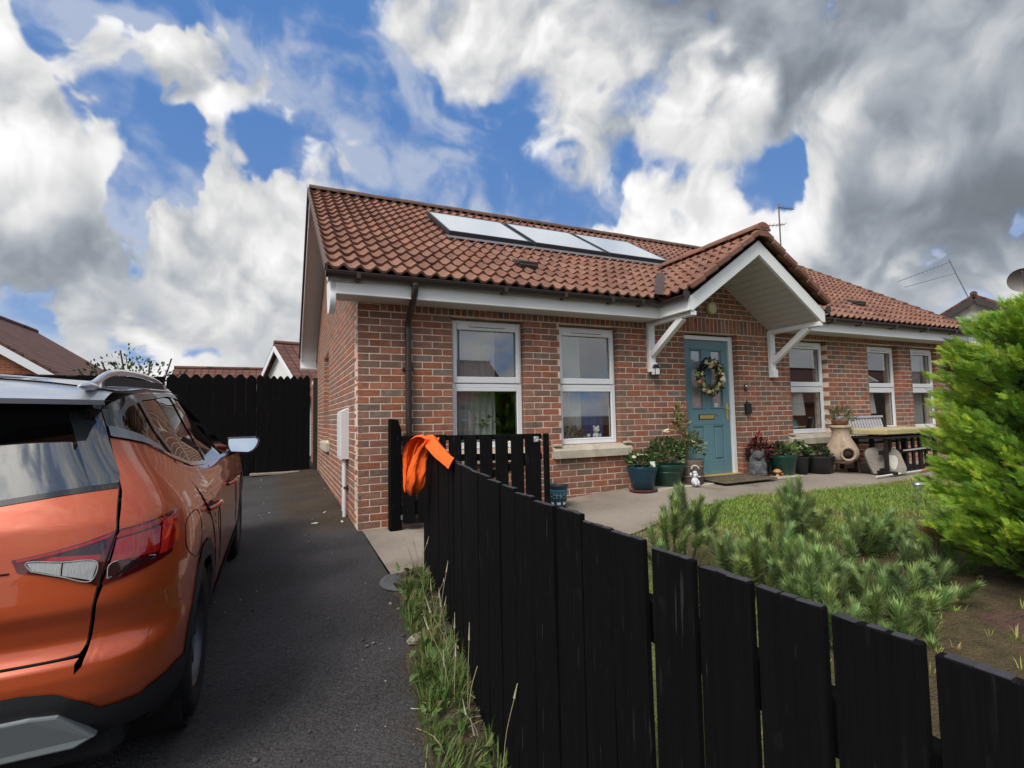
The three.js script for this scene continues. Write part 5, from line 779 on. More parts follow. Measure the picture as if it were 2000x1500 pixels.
{ // clay chiminea
  const K = thing('chiminea', 'weathered terracotta chiminea stove with round mouth on an iron stand', 'chiminea', [6.93, .185, .46], -.62), m = std(C(.50, .385, .30), { roughness: .92, map: withRep(T.concrete, 1.4), bumpMap: T.grit, bumpScale: .003 });
  const N = 40, prof = [[.02, .13], [.10, .135], [.165, .17], [.205, .22], [.222, .28], [.215, .34], [.19, .40], [.155, .46], [.125, .52], [.115, .57], [.118, .62], [.135, .66], [.150, .665], [.150, .69], [.128, .70], [.10, .69]];
  const g = new THREE.LatheGeometry(prof.map(p => new THREE.Vector2(...p)), N), ix = g.index.array, P = g.attributes.position, keep = []; for (let i = 0; i < ix.length; i += 3) { let c = V(0, 0, 0); for (let k = 0; k < 3; k++) c.add(V(P.getX(ix[i + k]), P.getY(ix[i + k]), P.getZ(ix[i + k]))); c.multiplyScalar(1 / 3); if (c.z > 0 && (c.x / .085) ** 2 + ((c.y - .285) / .085) ** 2 < 1) continue; keep.push(ix[i], ix[i + 1], ix[i + 2]); } g.setIndex(keep); mesh('clay_body', g, m, K);
  const lip = new MB(); lip.geom(new THREE.TorusGeometry(.092, .020, 10, 28), new THREE.Matrix4().makeTranslation(0, .285, .21)); lip.build('mouth_rim', m, K); const so = new MB(); so.lathe([[.02, .15], [.19, .24], [.20, .32], [.10, .5], [.09, .66], [0, .66]], 0, 0, 0, 24); so.build('soot_lining', std(C(.035, .02, .016), { roughness: 1 }), K);
  const st = new MB(); st.geom(new THREE.TorusGeometry(.19, .008, 6, 30), TRS(V(0, .185, 0), new THREE.Euler(Math.PI / 2, 0, 0))); st.build('stand_ring', std(C(.03, .025, .022), { roughness: .7 }), K); for (const a of [.5, 2.6, 4.7]) { const l = new MB(); l.rod(V(Math.cos(a) * .19, .19, Math.sin(a) * .19), V(Math.cos(a) * .21, 0, Math.sin(a) * .21), .008); l.build('leg', std(C(.03, .025, .022), { roughness: .7 }), K); }
  const T1 = pot('plant_pot', 'small clay pot of wispy pale plants set on top of the chiminea', 6.93, .46, .09, .12, .09, mTerra, { y: .875 }); foliage(T1, LEAF.long, 150, V(0, .08, 0), .17, .17, .15, [[.14, .15, .07], [.20, .19, .10], [.10, .12, .05]], 23, { up: 1.4, s0: .6, s1: 1.1 });
}
{ // bench against the wall
  const Bn = thing('garden_bench', 'dark wooden garden bench with pale slatted back against the wall beside the chiminea', 'bench', [7.98, .19, .22]), md = std(C(.028, .014, .010), { roughness: .6, map: withRep(T.wood, 2) }), mp = std(C(.46, .46, .47), { roughness: .6 });
  for (const x of [-.62, .62]) { const l = new MB(); l.bar(V(x, 0, -.05), V(x, .42, -.03), .05, .05).bar(V(x, .42, -.03), V(x, .80, -.13), .045, .05); l.build('rear_leg', md, Bn); const f = new MB(); f.box(x, .30, .42, .05, .60, .05); f.build('front_leg', md, Bn); const a = new MB(); a.box(x, .61, .18, .06, .03, .60); a.build('arm_rest', md, Bn); }
  for (let k = 0; k < 5; k++) { const s = new MB(); s.box(0, .42, .02 + k * .095, 1.26, .022, .08); s.build('seat_slat', md, Bn); }
  const t = new MB(); t.bar(V(-.62, .80, -.13), V(.62, .80, -.13), .06, .035); t.build('top_rail', mp, Bn); const t2 = new MB(); t2.bar(V(-.62, .46, -.045), V(.62, .46, -.045), .05, .03); t2.build('bottom_rail', md, Bn);
  for (let k = 0; k < 16; k++) { const x = -.56 + k * .0745, s = new MB(); s.bar(V(x, .47, -.047), V(x, .78, -.125), .045, .016, { up: V(0, 0, 1) }); s.build('back_slat', mp, Bn); }
}
{ // table with a pale board on top
  const Tb = thing('garden_table', 'dark brown wooden garden table with slatted end frames', 'table', [7.75, .185, .72], .03), md = std(C(.024, .011, .009), { roughness: .55, map: withRep(T.wood, 2) });
  for (let k = 0; k < 5; k++) { const s = new MB(); s.box(0, .515, -.24 + k * .12, 1.40, .028, .11); s.build('table_slat', md, Tb); }
  for (const x of [-.62, -.40, -.20, .02, .20, .38, .55, .68]) { const l = new MB(); l.box(x, .26, .16 + (x > .6 || x < -.6 ? .06 : 0), x > .6 || x < -.6 ? .075 : .055, .50, .03); l.build('upright', md, Tb); }
  for (const y of [.30, .05]) { const r2 = new MB(); r2.box(.02, y, .15, 1.36, .06, .03); r2.build('rail', md, Tb); } for (const x of [-.6, .68]) { const r2 = new MB(); r2.box(x, .02, 0, .08, .05, .66, { ch: .01 }); r2.build('foot', md, Tb); const r3 = new MB(); r3.box(x, .26, -.2, .07, .5, .05); r3.build('leg', md, Tb); }
  const b = new MB(); b.geom(new RoundedBoxGeometry(1.40, .085, .56, 3, .018), TRS(V(7.76, .785, .72), new THREE.Euler(0, .03, 0))); tag(b.build('seat_cushion', std(C(.60, .50, .26), { roughness: .85, map: T.blotch })), 'long pale yellow seat cushion lying on the dark table', 'cushion');
  const w = new MB(); w.bar(V(7.62, .50, .93), V(8.42, .515, .90), .03, .02); tag(w.build('wooden_batten', std(C(.55, .54, .52), { roughness: .7 })), 'pale thin batten resting across the front of the dark table', 'batten');
}
{ // leaning stone and the pole on the path
  const sh = new THREE.Shape(); sh.moveTo(-.20, 0); sh.lineTo(.16, .0); sh.quadraticCurveTo(.21, .02, .205, .10); sh.lineTo(.17, .27); sh.quadraticCurveTo(.14, .36, .07, .375); sh.lineTo(.0, .345); sh.lineTo(-.12, .375); sh.quadraticCurveTo(-.27, .37, -.265, .27); sh.quadraticCurveTo(-.25, .15, -.20, 0);
  const g = new THREE.ExtrudeGeometry(sh, { depth: .05, bevelEnabled: true, bevelSize: .008, bevelThickness: .008, bevelSegments: 2 }); const S = thing('stone_slab', 'irregular grey stone slab leaning against the garden table', 'stone slab', [7.27, .175, .90]); S.rotation.set(-.30, -.72, 0, 'YXZ'); mesh('slab', g, std(C(.30, .275, .25), { roughness: .95, map: withRep(T.concrete, .9), bumpMap: T.grit, bumpScale: .006 }), S);
  const st = new THREE.Shape(); for (let k = 0; k <= 20; k++) { const a = k / 20 * 6.283, rr = 1 + .12 * Math.sin(a * 3); k ? st.lineTo(.055 + Math.cos(a) * .065 * rr, .17 + Math.sin(a) * .105 * rr) : st.moveTo(.055 + .065, .17); } const g2 = new THREE.ShapeGeometry(st); g2.translate(0, 0, .0605); mesh('worn_patch', g2, std(C(.62, .60, .55), { roughness: .95, map: T.concrete }), S);
  const Pl = thing('broom_pole', 'long pale wooden pole with an orange end lying on the path', 'pole'); const p = new MB(); p.rod(V(6.72, .185, 1.05), V(7.9, .195, .985), .014); p.build('pole', std(C(.60, .58, .55), { roughness: .6 }), Pl); const q = new MB(); q.rod(V(7.9, .195, .985), V(8.18, .20, .97), .02); q.build('orange_end', std(C(.45, .16, .06), { roughness: .7 }), Pl);
}
{ // solar light on the lawn
  const L = thing('solar_light', 'small chrome solar stake light standing in the lawn', 'garden light', [5.24, gLawn(5.24, 2.31), 2.31]); const s = new MB(); s.rod(V(0, -.05, 0), V(0, .20, 0), .006); s.build('stake', M.metal, L); const h = new MB(); h.lathe([[.012, .19], [.035, .215], [.04, .25], [.038, .252]], 0, 0, 0, 18); h.build('lens', phys(C(.8, .8, .8), { transmission: .8, thickness: 0, roughness: .2 }), L); const c = new MB(); c.lathe([[.05, .25], [.05, .262], [.03, .275], [0, .277]], 0, 0, 0, 18); c.build('cap', std(C(.6, .6, .6), { roughness: .25, metalness: .9 }), L);
}
{ // paint bucket
  const B = thing('paint_bucket', 'dark blue printed paint bucket standing by the open gate', 'bucket', [2.13, gPath(2.13, .33), .33]), b = new MB(); b.lathe([[0, .003], [.085, 0], [.108, .24], [.116, .245], [.116, .262], [.108, .262], [.10, .245], [.08, .02], [0, .02]], 0, 0, 0, 30);
  b.build('bucket', std(C(.02, .035, .045), { roughness: .45 }), B);
  const cv = document.createElement('canvas'); cv.width = 256; cv.height = 128; const x = cv.getContext('2d'); x.fillStyle = '#1d3c4a'; x.fillRect(0, 0, 256, 128); x.fillStyle = '#8fb3bd'; for (let k = 0; k < 4; k++) for (let j = 0; j < 16; j++) if (rg() > .3) x.fillRect(j * 16 + 2, 26 + k * 11, 6 + rg() * 8, 5); x.fillStyle = '#dfe6e6'; for (let j = 0; j < 8; j++) { x.fillRect(j * 32 + 4, 92, 10 + rg() * 12, 20); } x.fillStyle = '#2f6f86'; x.fillRect(0, 0, 256, 18);
  const tx = new THREE.CanvasTexture(cv); tx.colorSpace = THREE.SRGBColorSpace; const lb = new THREE.CylinderGeometry(.1065, .0885, .19, 30, 1, true); lb.translate(0, .12, 0); mesh('printed_label', lb, std(C(1, 1, 1), { map: tx, roughness: .5 }), B);
  const h = new MB(); h.geom(new THREE.TorusGeometry(.112, .003, 5, 24, Math.PI), TRS(V(0, .245, 0), new THREE.Euler(2.6, 0, 0))); h.build('wire_handle', M.metal, B);
}
{ // wreath on the door
  const Wr = thing('door_wreath', 'round wreath of cream, peach and green flowers hanging on the teal door', 'wreath', [4.835, 1.62, -.075]), r = rng(88), ring = new MB(); Wr.scale.setScalar(1.2); for (let k = 0; k < 5; k++) ring.tube([...Array(15)].map((_, i) => { const a = i / 14 * 6.283, q = .165 + (r() - .5) * .035; return V(Math.cos(a) * q, Math.sin(a) * q, .02 + r() * .03); }), .008, { seg: 5, steps: 60 }); ring.build('twig_ring', std(C(.05, .028, .018), { roughness: 1 }), Wr);
  const Mx = [], Cx = []; for (let i = 0; i < 420; i++) { const a = r() * 6.283, q = .165 + (r() - .5) * .12, dir = V(Math.cos(a) * (r() - .3), Math.sin(a) * (r() - .3), .6 + r()).normalize(); Mx.push(TRS(V(Math.cos(a) * q, Math.sin(a) * q, .02 + r() * .05), new THREE.Quaternion().setFromUnitVectors(V(0, 0, 1), dir).multiply(new THREE.Quaternion().setFromAxisAngle(V(0, 0, 1), r() * 6)), .5 + r() * .5)); Cx.push(tint(a > 1.7 && a < 2.9 ? [.03, .05, .025] : [[.08, .12, .04], [.05, .05, .02], [.12, .13, .05]][i % 3], r)); } stuff(inst('foliage', LEAF.broad, mLeaf, Mx, Cx, Wr));
  const fl = [[.78, .62, .36], [.74, .36, .20], [.60, .58, .24], [.80, .72, .55], [.34, .46, .10], [.66, .24, .16]];
  for (let i = 0; i < 34; i++) { const a = i / 34 * 6.283 + r() * .2, q = .165 + (r() - .5) * .06; if (a > 1.9 && a < 2.7) continue; const f = new MB(), rad = .022 + r() * .018, c = V(Math.cos(a) * q, Math.sin(a) * q, .06 + r() * .025); for (let k = 0; k < 7; k++) { const b = k / 7 * 6.283; f.geom(new THREE.SphereGeometry(1, 7, 5), TRS(V(c.x + Math.cos(b) * rad * .6, c.y + Math.sin(b) * rad * .6, c.z), new THREE.Euler(0, 0, b), V(rad * .6, rad * .42, rad * .28))); } f.ball(c.x, c.y, c.z + rad * .2, rad * .35, rad * .35, rad * .3, 7, 5); f.build('flower', std(C(...fl[i % fl.length]), { roughness: .85 }), Wr); }
}
{ // wall lamps, bell, key safe
  const L = thing('wall_lantern', 'small black lantern with white panes on the left porch bracket', 'lantern', [3.775, 1.60, .075]); const c = new MB(); c.geom(new THREE.CylinderGeometry(.018, .062, .05, 4), TRS(V(0, .135, .03), new THREE.Euler(0, Math.PI / 4, 0))); c.box(0, .02, .03, .085, .012, .085).box(0, .10, .0, .03, .06, .03); for (const [a, b] of [[-1, -1], [1, -1], [-1, 1], [1, 1]]) c.box(a * .038, .065, .03 + b * .038, .009, .095, .009); c.build('lantern_frame', std(C(.012, .011, .011), { roughness: .5 }), L); for (const [x, z, ry] of [[0, .036, 0], [0, -.036, 0], [.036, 0, 1], [-.036, 0, 1]]) { const p = new MB(); p.box(x, .065, .03 + z, ry ? .003 : .066, .085, ry ? .066 : .003, { ch: 0 }); p.build('pane', std(C(.72, .72, .70), { roughness: .3 }), L); }
  const B = thing('bulkhead_lamp', 'round cream bulkhead lamp on the brick above the teal door', 'lamp', [4.89, 2.605, 0]); const b = new MB(); b.geom(new THREE.LatheGeometry([[0, 0], [.088, 0], [.092, .02], [.088, .05], [.08, .055]].map(p => new THREE.Vector2(...p)), 32), TRS(V(0, 0, 0), new THREE.Euler(Math.PI / 2, 0, 0))); b.build('lamp_body', std(C(.50, .44, .25), { roughness: .5 }), B); const g = new MB(); g.geom(new THREE.SphereGeometry(.082, 24, 10, 0, 6.283, 0, Math.PI / 2), TRS(V(0, 0, .05), new THREE.Euler(Math.PI / 2, 0, 0), V(1, .35, 1))); g.build('lamp_diffuser', phys(C(.66, .62, .36), { roughness: .35, clearcoat: .5 }), B);
  const D = thing('door_bell', 'small chrome and black door bell on the brick right of the door', 'door bell', [5.515, 1.47, 0]); const d = new MB(); d.box(0, 0, .012, .05, .10, .024, { ch: .008 }); d.build('bell_case', std(C(.02, .02, .022), { roughness: .4 }), D); const e = new MB(); e.ball(-.002, .015, .03, .022, .022, .014, 14, 10); e.build('bell_push', std(C(.6, .6, .62), { roughness: .2, metalness: .9 }), D);
  const K = thing('key_safe', 'black key safe box on the brick wall below the door bell', 'key safe', [5.525, 1.16, 0]); const k = new MB(); k.geom(new RoundedBoxGeometry(.095, .15, .06, 3, .012), TRS(V(0, 0, .03), new THREE.Euler(0, 0, 0))); k.build('box', std(C(.012, .012, .013), { roughness: .55 }), K); const h = new MB(); h.geom(new THREE.TorusGeometry(.022, .006, 6, 16, Math.PI), TRS(V(-.01, .07, .025), new THREE.Euler(0, 0, 0))); h.box(-.01, .1, .02, .014, .05, .014); h.build('shackle', std(C(.012, .012, .013), { roughness: .4 }), K);
}
{ // meter box on the side wall
  const Mx = thing('meter_box', 'white meter box with two pipes on the side wall', 'meter box', [0, 0, -.96]), mw = std(C(.66, .66, .67), { roughness: .45 }); const b = new MB(); const sh = new THREE.Shape([[0, .66], [-.085, .66], [-.085, 1.205], [0, 1.245]].map(p => new THREE.Vector2(...p))); const g = new THREE.ExtrudeGeometry(sh, { depth: .38, bevelEnabled: true, bevelSize: .004, bevelThickness: .004, bevelSegments: 1 }); g.translate(0, 0, -.19); b.geom(g); b.build('box', mw, Mx); const d = new MB(); d.box(-.092, .93, 0, .008, .50, .33, { ch: .003 }); d.build('box_door', mw, Mx);
  const p1 = new MB(); p1.rod(V(-.04, .66, .13), V(-.04, -.02, .13), .022, 12); p1.tube([V(-.04, -.0, .13), V(-.045, -.06, .135), V(-.075, -.09, .16)], .022); p1.build('pipe', mw, Mx); const p2 = new MB(); p2.rod(V(-.035, .66, -.02), V(-.035, .04, -.02), .02, 12); p2.build('pipe', std(C(.55, .55, .56), { roughness: .5 }), Mx); const k = new MB(); k.box(-.03, .33, .06, .05, .02, .22); k.build('pipe_clip', M.rubber, Mx);
}
{ // the orange cloth over the fence end
  const pts = [], s0 = V(.245, .875, 1.66), m = std(C(.95, .135, .008), { roughness: .85, bumpMap: withRep(T.weave, 6), bumpScale: .001 });
  const Cl = thing('orange_cloth', 'bright orange cloth looped over the end of the black fence beside the gate', 'cloth');
  // a hanging loop: down the drive side, up and over the fence top, then along it
  const band = (P, w, ph) => { const c = new THREE.CatmullRomCurve3(P.map(a => V(a[2], a[1], a[0])), true, 'centripetal'); return sheet((u, v) => { const p = c.getPoint(u), d = c.getTangent(u), n = V(1, 0, .12).normalize(), a = n.clone().cross(d).normalize(), k = v - .5, fold = Math.sin(v * 11 + u * 7 + ph) * .007 + Math.sin(v * 4 + u * 12.6) * .006; p.addScaledVector(n, k * w * (1 + .25 * Math.sin(u * 12.6 + ph))); const cr = (fbm3(p.x * 16 + 3, p.y * 16, p.z * 16 + k * 9, 4) - .5); return p.addScaledVector(n, cr * .02).addScaledVector(a, cr * .030 + fold - .055 * Math.pow(Math.abs(k) * 2, 2) * w * 2); }, 110, 24); };
  mesh('cloth_loop', band([[1.93, .985, .215], [1.82, .965, .18], [1.71, .89, .155], [1.66, .79, .145], [1.645, .68, .14], [1.67, .595, .135], [1.75, .572, .13], [1.84, .60, .13], [1.885, .69, .135], [1.885, .78, .15], [1.90, .86, .175], [1.97, .925, .20], [1.99, .965, .215]], .105, 0), m, Cl);
  mesh('cloth_loop', band([[1.93, .975, .235], [1.83, .94, .20], [1.76, .86, .175], [1.735, .76, .165], [1.75, .665, .16], [1.79, .64, .155], [1.83, .69, .16], [1.84, .78, .17], [1.88, .87, .195], [1.96, .94, .225]], .085, 2), m, Cl);
  const tail = sheet((u, v) => { const z = lerp(1.90, 2.74, u), w = lerp(.085, .045, u), a = (v - .5) * Math.PI * .95, y = lerp(.955, fenceTop(2.7) + .004, sstep(0, .85, u)) + Math.cos(a) * .020 + Math.sin(u * 9 + v * 3) * .004; return V(fenceX(z) + Math.sin(a) * w * .75 - .008, y - Math.abs(Math.sin(a)) * (.040 + .010 * Math.sin(u * 7 + v)), z); }, 60, 16); mesh('cloth_tail', tail, m, Cl);
}
{ // things inside the windows
  const sillY = .76;
  const cur = (x0, x1, y0, y1, z, m, folds, amp = .012) => sheet((u, v) => V(lerp(x0, x1, u), lerp(y1, y0, v), z + Math.sin(u * folds * 6.283) * amp * (.5 + v)), Math.round(folds * 8), 6, { uv: p => [p.x, p.y] });
  const cw = (x0, x1, y0, y1, m, f, label, z = -.24) => tag(mesh('curtain_or_reflection', cur(x0, x1, y0, y1, z, m, f), m), label, 'curtain');
  cw(1.06, 1.62, .80, 2.2, M.net, 7, 'sheer net curtain hanging inside the window nearest the drive');
  cw(2.42, 2.82, .80, 2.2, M.net, 6, 'sheer net curtain at the left side of the second window from the drive');
  const blue = std(C(.02, .06, .26), { roughness: .9 }); cw(2.46, 3.22, .80, 1.46, blue, 5, 'deep blue sheet standing in for a reflection in the lower half of the second window from the drive', -.34);  // added blue sheet, stands in for a blue reflection in the lower pane
  cw(8.52, 8.80, .80, 2.2, M.net, 4, 'sheer net curtain inside the window above the bench'); cw(9.80, 10.5, .80, 2.2, M.net, 8, 'sheer net curtain inside the window farthest right');
  const lampT = (x, z, label, h) => { const L = thing('table_lamp', label, 'table lamp', [x, sillY, z]); const s = new MB(); s.lathe([[.20, .28], [.165, .66], [.16, .66], [.195, .28]], 0, 0, 0, 28); s.build('lamp_shade', phys(C(.74, .73, .69), { roughness: .9, transmission: .3, thickness: 0 }), L); const b = new MB(); b.lathe([[0, 0], [.06, 0], [.07, .04], [.09, .12], [.06, .2], [.015, .26], [.012, .33]], 0, 0, 0, 22); b.build('lamp_base', phys(C(.10, .30, .34), { roughness: .25 }), L); const t = new MB(); t.box(0, -.3, 0, .4, .6, .3); t.build; };
  lampT(6.92, -.32, 'pale drum shaded table lamp with teal base inside the window right of the door'); lampT(8.86, -.36, 'pale shaded table lamp inside the window above the bench');
  const tb = new MB(); tb.box(6.95, .735, -.36, .7, .05, .34).box(8.95, .735, -.40, .7, .05, .34).box(1.45, .735, -.36, .85, .05, .22).box(2.83, .735, -.36, .85, .05, .22); tb.build('inner_sill', M.upvc, house);
  const vase = thing('flower_vase', 'pale vase of white and peach flowers inside the window nearest the drive', 'vase', [1.50, sillY, -.30]); const v = new MB(); v.lathe([[0, 0], [.05, 0], [.065, .06], [.05, .16], [.035, .2], [.045, .23]], 0, 0, 0, 20); v.build('vase', phys(C(.45, .52, .45), { roughness: .3 }), vase); foliage(vase, LEAF.broad, 120, V(0, .27, 0), .17, .13, .07, GREENS, 31); flowers(vase, 12, V(-.02, .22, .02), .16, .13, .05, [[.75, .72, .62], [.66, .45, .34], [.7, .6, .45]], .026, 32);
  const bear = (x, label, s) => { const B = thing('bear_ornament', label, 'ornament', [x, sillY, -.20], .1), m = std(C(.70, .70, .62), { roughness: .8 }), b = new MB(); b.ball(0, .06 * s, 0, .045 * s, .06 * s, .04 * s).ball(-.035 * s, .02 * s, .03 * s, .02 * s, .02 * s, .03 * s).ball(.035 * s, .02 * s, .03 * s, .02 * s, .02 * s, .03 * s).ball(.048 * s, .075 * s, .015 * s, .016 * s, .035 * s, .016 * s).ball(-.048 * s, .075 * s, .015 * s, .016 * s, .035 * s, .016 * s); b.build('body', m, B); const h = new MB(); h.ball(0, .15 * s, .005, .042 * s, .04 * s, .038 * s).ball(-.034 * s, .188 * s, 0, .015 * s).ball(.034 * s, .188 * s, 0, .015 * s).ball(0, .14 * s, .038 * s, .018 * s, .014 * s, .012 * s); h.build('head', m, B); };
  bear(3.02, 'large white teddy bear ornament standing inside the second window from the drive', 1.05); bear(2.90, 'smaller white ornament beside the large teddy bear in the second window', .55);
  const pl = thing('window_plant', 'low leafy plant along the sill inside the second window from the drive', 'plant', [2.66, sillY, -.24]); foliage(pl, LEAF.broad, 180, V(0, .05, 0), .2, .17, .06, [[.10, .16, .06], [.16, .2, .09]], 33); const pb = new MB(); pb.box(0, .03, 0, .32, .06, .1); pb.build('trough', std(C(.4, .4, .38)), pl);
}
// ---------------------------------------------------------------- neighbouring houses, bush, aerials
{
  const courses = (() => { // far brickwork, too small to pick apart
    const cv = document.createElement('canvas'); cv.width = 512; cv.height = 512; const x = cv.getContext('2d'), r = rng(6); x.fillStyle = '#b79c8c'; x.fillRect(0, 0, 512, 512);
    for (let k = 0; k < 16; k++) for (let i = -1; i < 8; i++) { const g = r(); x.fillStyle = `rgb(${150 + g * 34},${94 + g * 28},${70 + g * 28})`; x.fillRect(i * 73.14 + (k % 2) * 36.6, k * 32 + 2, 69, 27); } const t = new THREE.CanvasTexture(cv); t.colorSpace = THREE.SRGBColorSpace; t.wrapS = t.wrapT = THREE.RepeatWrapping; t.repeat.set(1 / 1.575, 1 / 1.2); return t; })();
  const mBrickFar = std(C(.78, .66, .56), { map: courses, roughness: .95 }), mRender = std(C(.66, .62, .54), { roughness: .95, map: T.blotch }), mWhite = std(C(.74, .74, .72), { roughness: .9 });
  const tileFar = (() => { const cv = document.createElement('canvas'); cv.width = cv.height = 256; const x = cv.getContext('2d'), r = rng(61); for (let k = 0; k < 8; k++) for (let i = 0; i < 8; i++) { const g = r(); x.fillStyle = `rgb(${112 + g * 26},${74 + g * 20},${62 + g * 18})`; x.fillRect(i * 32, k * 32, 32, 32); x.fillStyle = 'rgba(40,22,18,.55)'; x.fillRect(i * 32, k * 32, 32, 5); x.fillRect(i * 32 + 27, k * 32, 5, 32); } const t = new THREE.CanvasTexture(cv); t.colorSpace = THREE.SRGBColorSpace; t.wrapS = t.wrapT = THREE.RepeatWrapping; t.repeat.set(1 / 2.4, 1 / 2.4); return t; })();
  const mRoofFar = std(C(.66, .62, .62), { map: tileFar, roughness: .9 });
  // gabled house: ridge along its own z, gable at z = 0 facing +z
  const H = (name, label, x, y, z, ry, w, eave, rise, len, wall, { windows = [], door, over = .25, barge = M.upvc } = {}) => {
    const h = thing(name, label, 'house', [x, y, z], ry), hw = w / 2; const sh = new THREE.Shape([[-hw, 0], [hw, 0], [hw, eave], [0, eave + rise], [-hw, eave]].map(p => new THREE.Vector2(...p))); const g = new THREE.ExtrudeGeometry(sh, { depth: len, bevelEnabled: false }); g.translate(0, 0, -len); mesh('wall', g, wall, h);
    const k = rise / hw, ro = sheetRoof => {}; for (const s of [-1, 1]) { const q = (d, zz, o) => V(s * d, eave + rise + .06 + o - k * d, zz), m = new MB(); const a = q(0, over, .08), b = q(hw + .35, over, .08), c = q(hw + .35, -len - over, .08), d = q(0, -len - over, .08); const L = Math.hypot(hw + .35, k * (hw + .35)); m.quad(a, b, c, d, null, [[0, L], [0, 0], [len, 0], [len, L]]); const lo = [a, b, c, d].map(p => p.clone().add(V(0, -.09, 0))); m.quad(lo[0], lo[1], lo[2], lo[3]); for (let i = 0; i < 4; i++) m.quad(lo[i], lo[(i + 1) % 4], [a, b, c, d][(i + 1) % 4], [a, b, c, d][i]); m.build('roof', mRoofFar, h); const bb = new MB(); bb.bar(q(.0, over + .01, -.14), q(hw + .34, over + .01, -.14), .03, .20); bb.build('bargeboard', barge, h); const gt = new MB(); gt.bar(q(hw + .38, over, -.05), q(hw + .38, -len - over, -.05), .10, .09); gt.build('gutter', M.brownPvc, h); }
    const rd = new MB(); rd.rod(V(0, eave + rise + .13, over), V(0, eave + rise + .13, -len - over), .11, 10); rd.build('ridge', mRoofFar, h);
    for (const [sd, u, yy, ww, hh] of windows) { const W = grp('window', h), f = new MB(), p = new MB(), T2 = sd === 0 ? new THREE.Matrix4().makeTranslation(u, yy, .02) : new THREE.Matrix4().makeTranslation(sd * (hw + .02), yy, -u).multiply(new THREE.Matrix4().makeRotationY(sd * Math.PI / 2)); for (const [a, b, c, d] of [[0, hh / 2 - .04, ww, .08], [0, -hh / 2 + .04, ww, .08], [-ww / 2 + .04, 0, .08, hh - .16], [ww / 2 - .04, 0, .08, hh - .16], [0, .1, ww - .16, .06]]) f.obox(T2.clone().multiply(new THREE.Matrix4().makeTranslation(a, b, 0)), c, d, .06, .004); f.build('window_frame', M.upvc, W); p.obox(T2, ww - .16, hh - .16, .02, 0); p.build('pane', phys(C(.02, .022, .026), { roughness: .05, ior: 1.8 }), W); }
    if (door) { const d = new MB(); d.obox(new THREE.Matrix4().makeTranslation(door[1], door[2] + 1.02, .02), .95, 2.05, .07, .01); d.build('door', std(C(.10, .02, .02), { roughness: .5 }), h); }
    return h;
  };
  H('brick_house', 'neighbouring sandy brick house with a white barge board at the far left', -10.2, -.35, -13.2, 0, 8.6, 2.45, 2.9, 9, mBrickFar, { windows: [[0, -1.8, 1.5, 1.4, 1.2], [1, 3, 1.5, 1.4, 1.2]] });
  H('white_house', 'white gabled house with a brown tiled roof behind the tall gate', -.72, -.1, -16.8, -1.27, 6.4, 2.15, 2.05, 9, mWhite, { windows: [[0, -1.5, 1.3, 1.2, 1.1], [0, 1.5, 1.3, 1.2, 1.1]] });
  H('far_house', 'distant low house showing only its long brown roof above the fence', -5.6, -.1, -26.5, -Math.PI / 2, 7, 1.75, 2.3, 5.4, mBrickFar, { windows: [[-1, 3, 1.3, 1.2, 1.0]] });
  const RH = H('rendered_house', 'cream rendered house with a dark roof beyond the right end of the bungalow', 22.1, -.1, -4.2, -1.18, 9.2, 2.3, 2.85, 9, mRender, { barge: M.brownPvc, windows: [[0, -2.3, 1.5, 1.3, 1.2], [0, 2.3, 1.5, 1.3, 1.2]] });
  // houses over the road, mirrored in the windows
  H('brick_house', 'brick bungalow over the road mirrored in the window nearest the drive', -6.0, -.5, 24.5, Math.PI / 2, 8, 2.4, 2.6, 17.2, mBrickFar, { windows: [[-1, 3, 1.4, 1.3, 1.3], [-1, 6.5, 1.4, 1.3, 1.3], [-1, 11, 1.4, 1.3, 1.3], [-1, 14, 1.4, 1.3, 1.3]] }).rotation.y = -Math.PI / 2;
  H('brick_house', 'second brick bungalow over the road mirrored in the windows right of the door', 28, -.5, 24.5, -Math.PI / 2, 8, 2.4, 2.8, 17, mBrickFar, { windows: [[1, 3, 1.4, 1.3, 1.3], [1, 7, 1.4, 1.3, 1.3], [1, 12, 1.4, 1.3, 1.3]] });
  H('white_house', 'pale house over the road behind the camera', 50, -.5, 24.5, -Math.PI / 2, 8, 2.4, 2.8, 15, mWhite, { windows: [[1, 3, 1.4, 1.3, 1.3], [1, 9, 1.4, 1.3, 1.3]] });
  const wl = new MB(); wl.box(0, .1, 15.4, 90, 1.1, .2, { ch: 0 }); tag(wl.build('garden_wall', mBrickFar), 'low brick garden wall along the far side of the road', 'wall');
  const lp = thing('street_lamp', 'dark street lamp post over the road mirrored in the window nearest the drive', 'street lamp', [6.6, -.5, 16.2]); const p = new MB(); p.rod(V(0, 0, 0), V(0, 6, 0), .07, 12, .045); p.build('lamp_post', std(C(.05, .055, .06), { roughness: .5 }), lp); const hd = new MB(); hd.box(0, 6.05, -.35, .16, .09, .7, { ch: .02 }); hd.build('lamp_head', std(C(.2, .2, .2), { roughness: .5 }), lp);
  // aerial on the bungalow's far gable
  const ae = (parent, name, base, top, booms, m = std(C(.16, .15, .16), { roughness: .5, metalness: .6 })) => { const A = grp(name, parent), q = new MB(); q.rod(base, top, .018, 8); q.build('mast', m, A); for (const [a, b, n, ew] of booms) { const k = new MB(); k.rod(a, b, .010, 6); k.build('boom', m, A); const d = b.clone().sub(a).normalize(), s = d.clone().cross(V(0, 1, 0)).normalize(); const el = new MB(); for (let i = 0; i < n; i++) { const c = a.clone().lerp(b, (i + .3) / n); el.rod(c.clone().addScaledVector(s, -ew), c.clone().addScaledVector(s, ew), .005, 5); } stuff(el.build('elements', m, A)); } return A; };
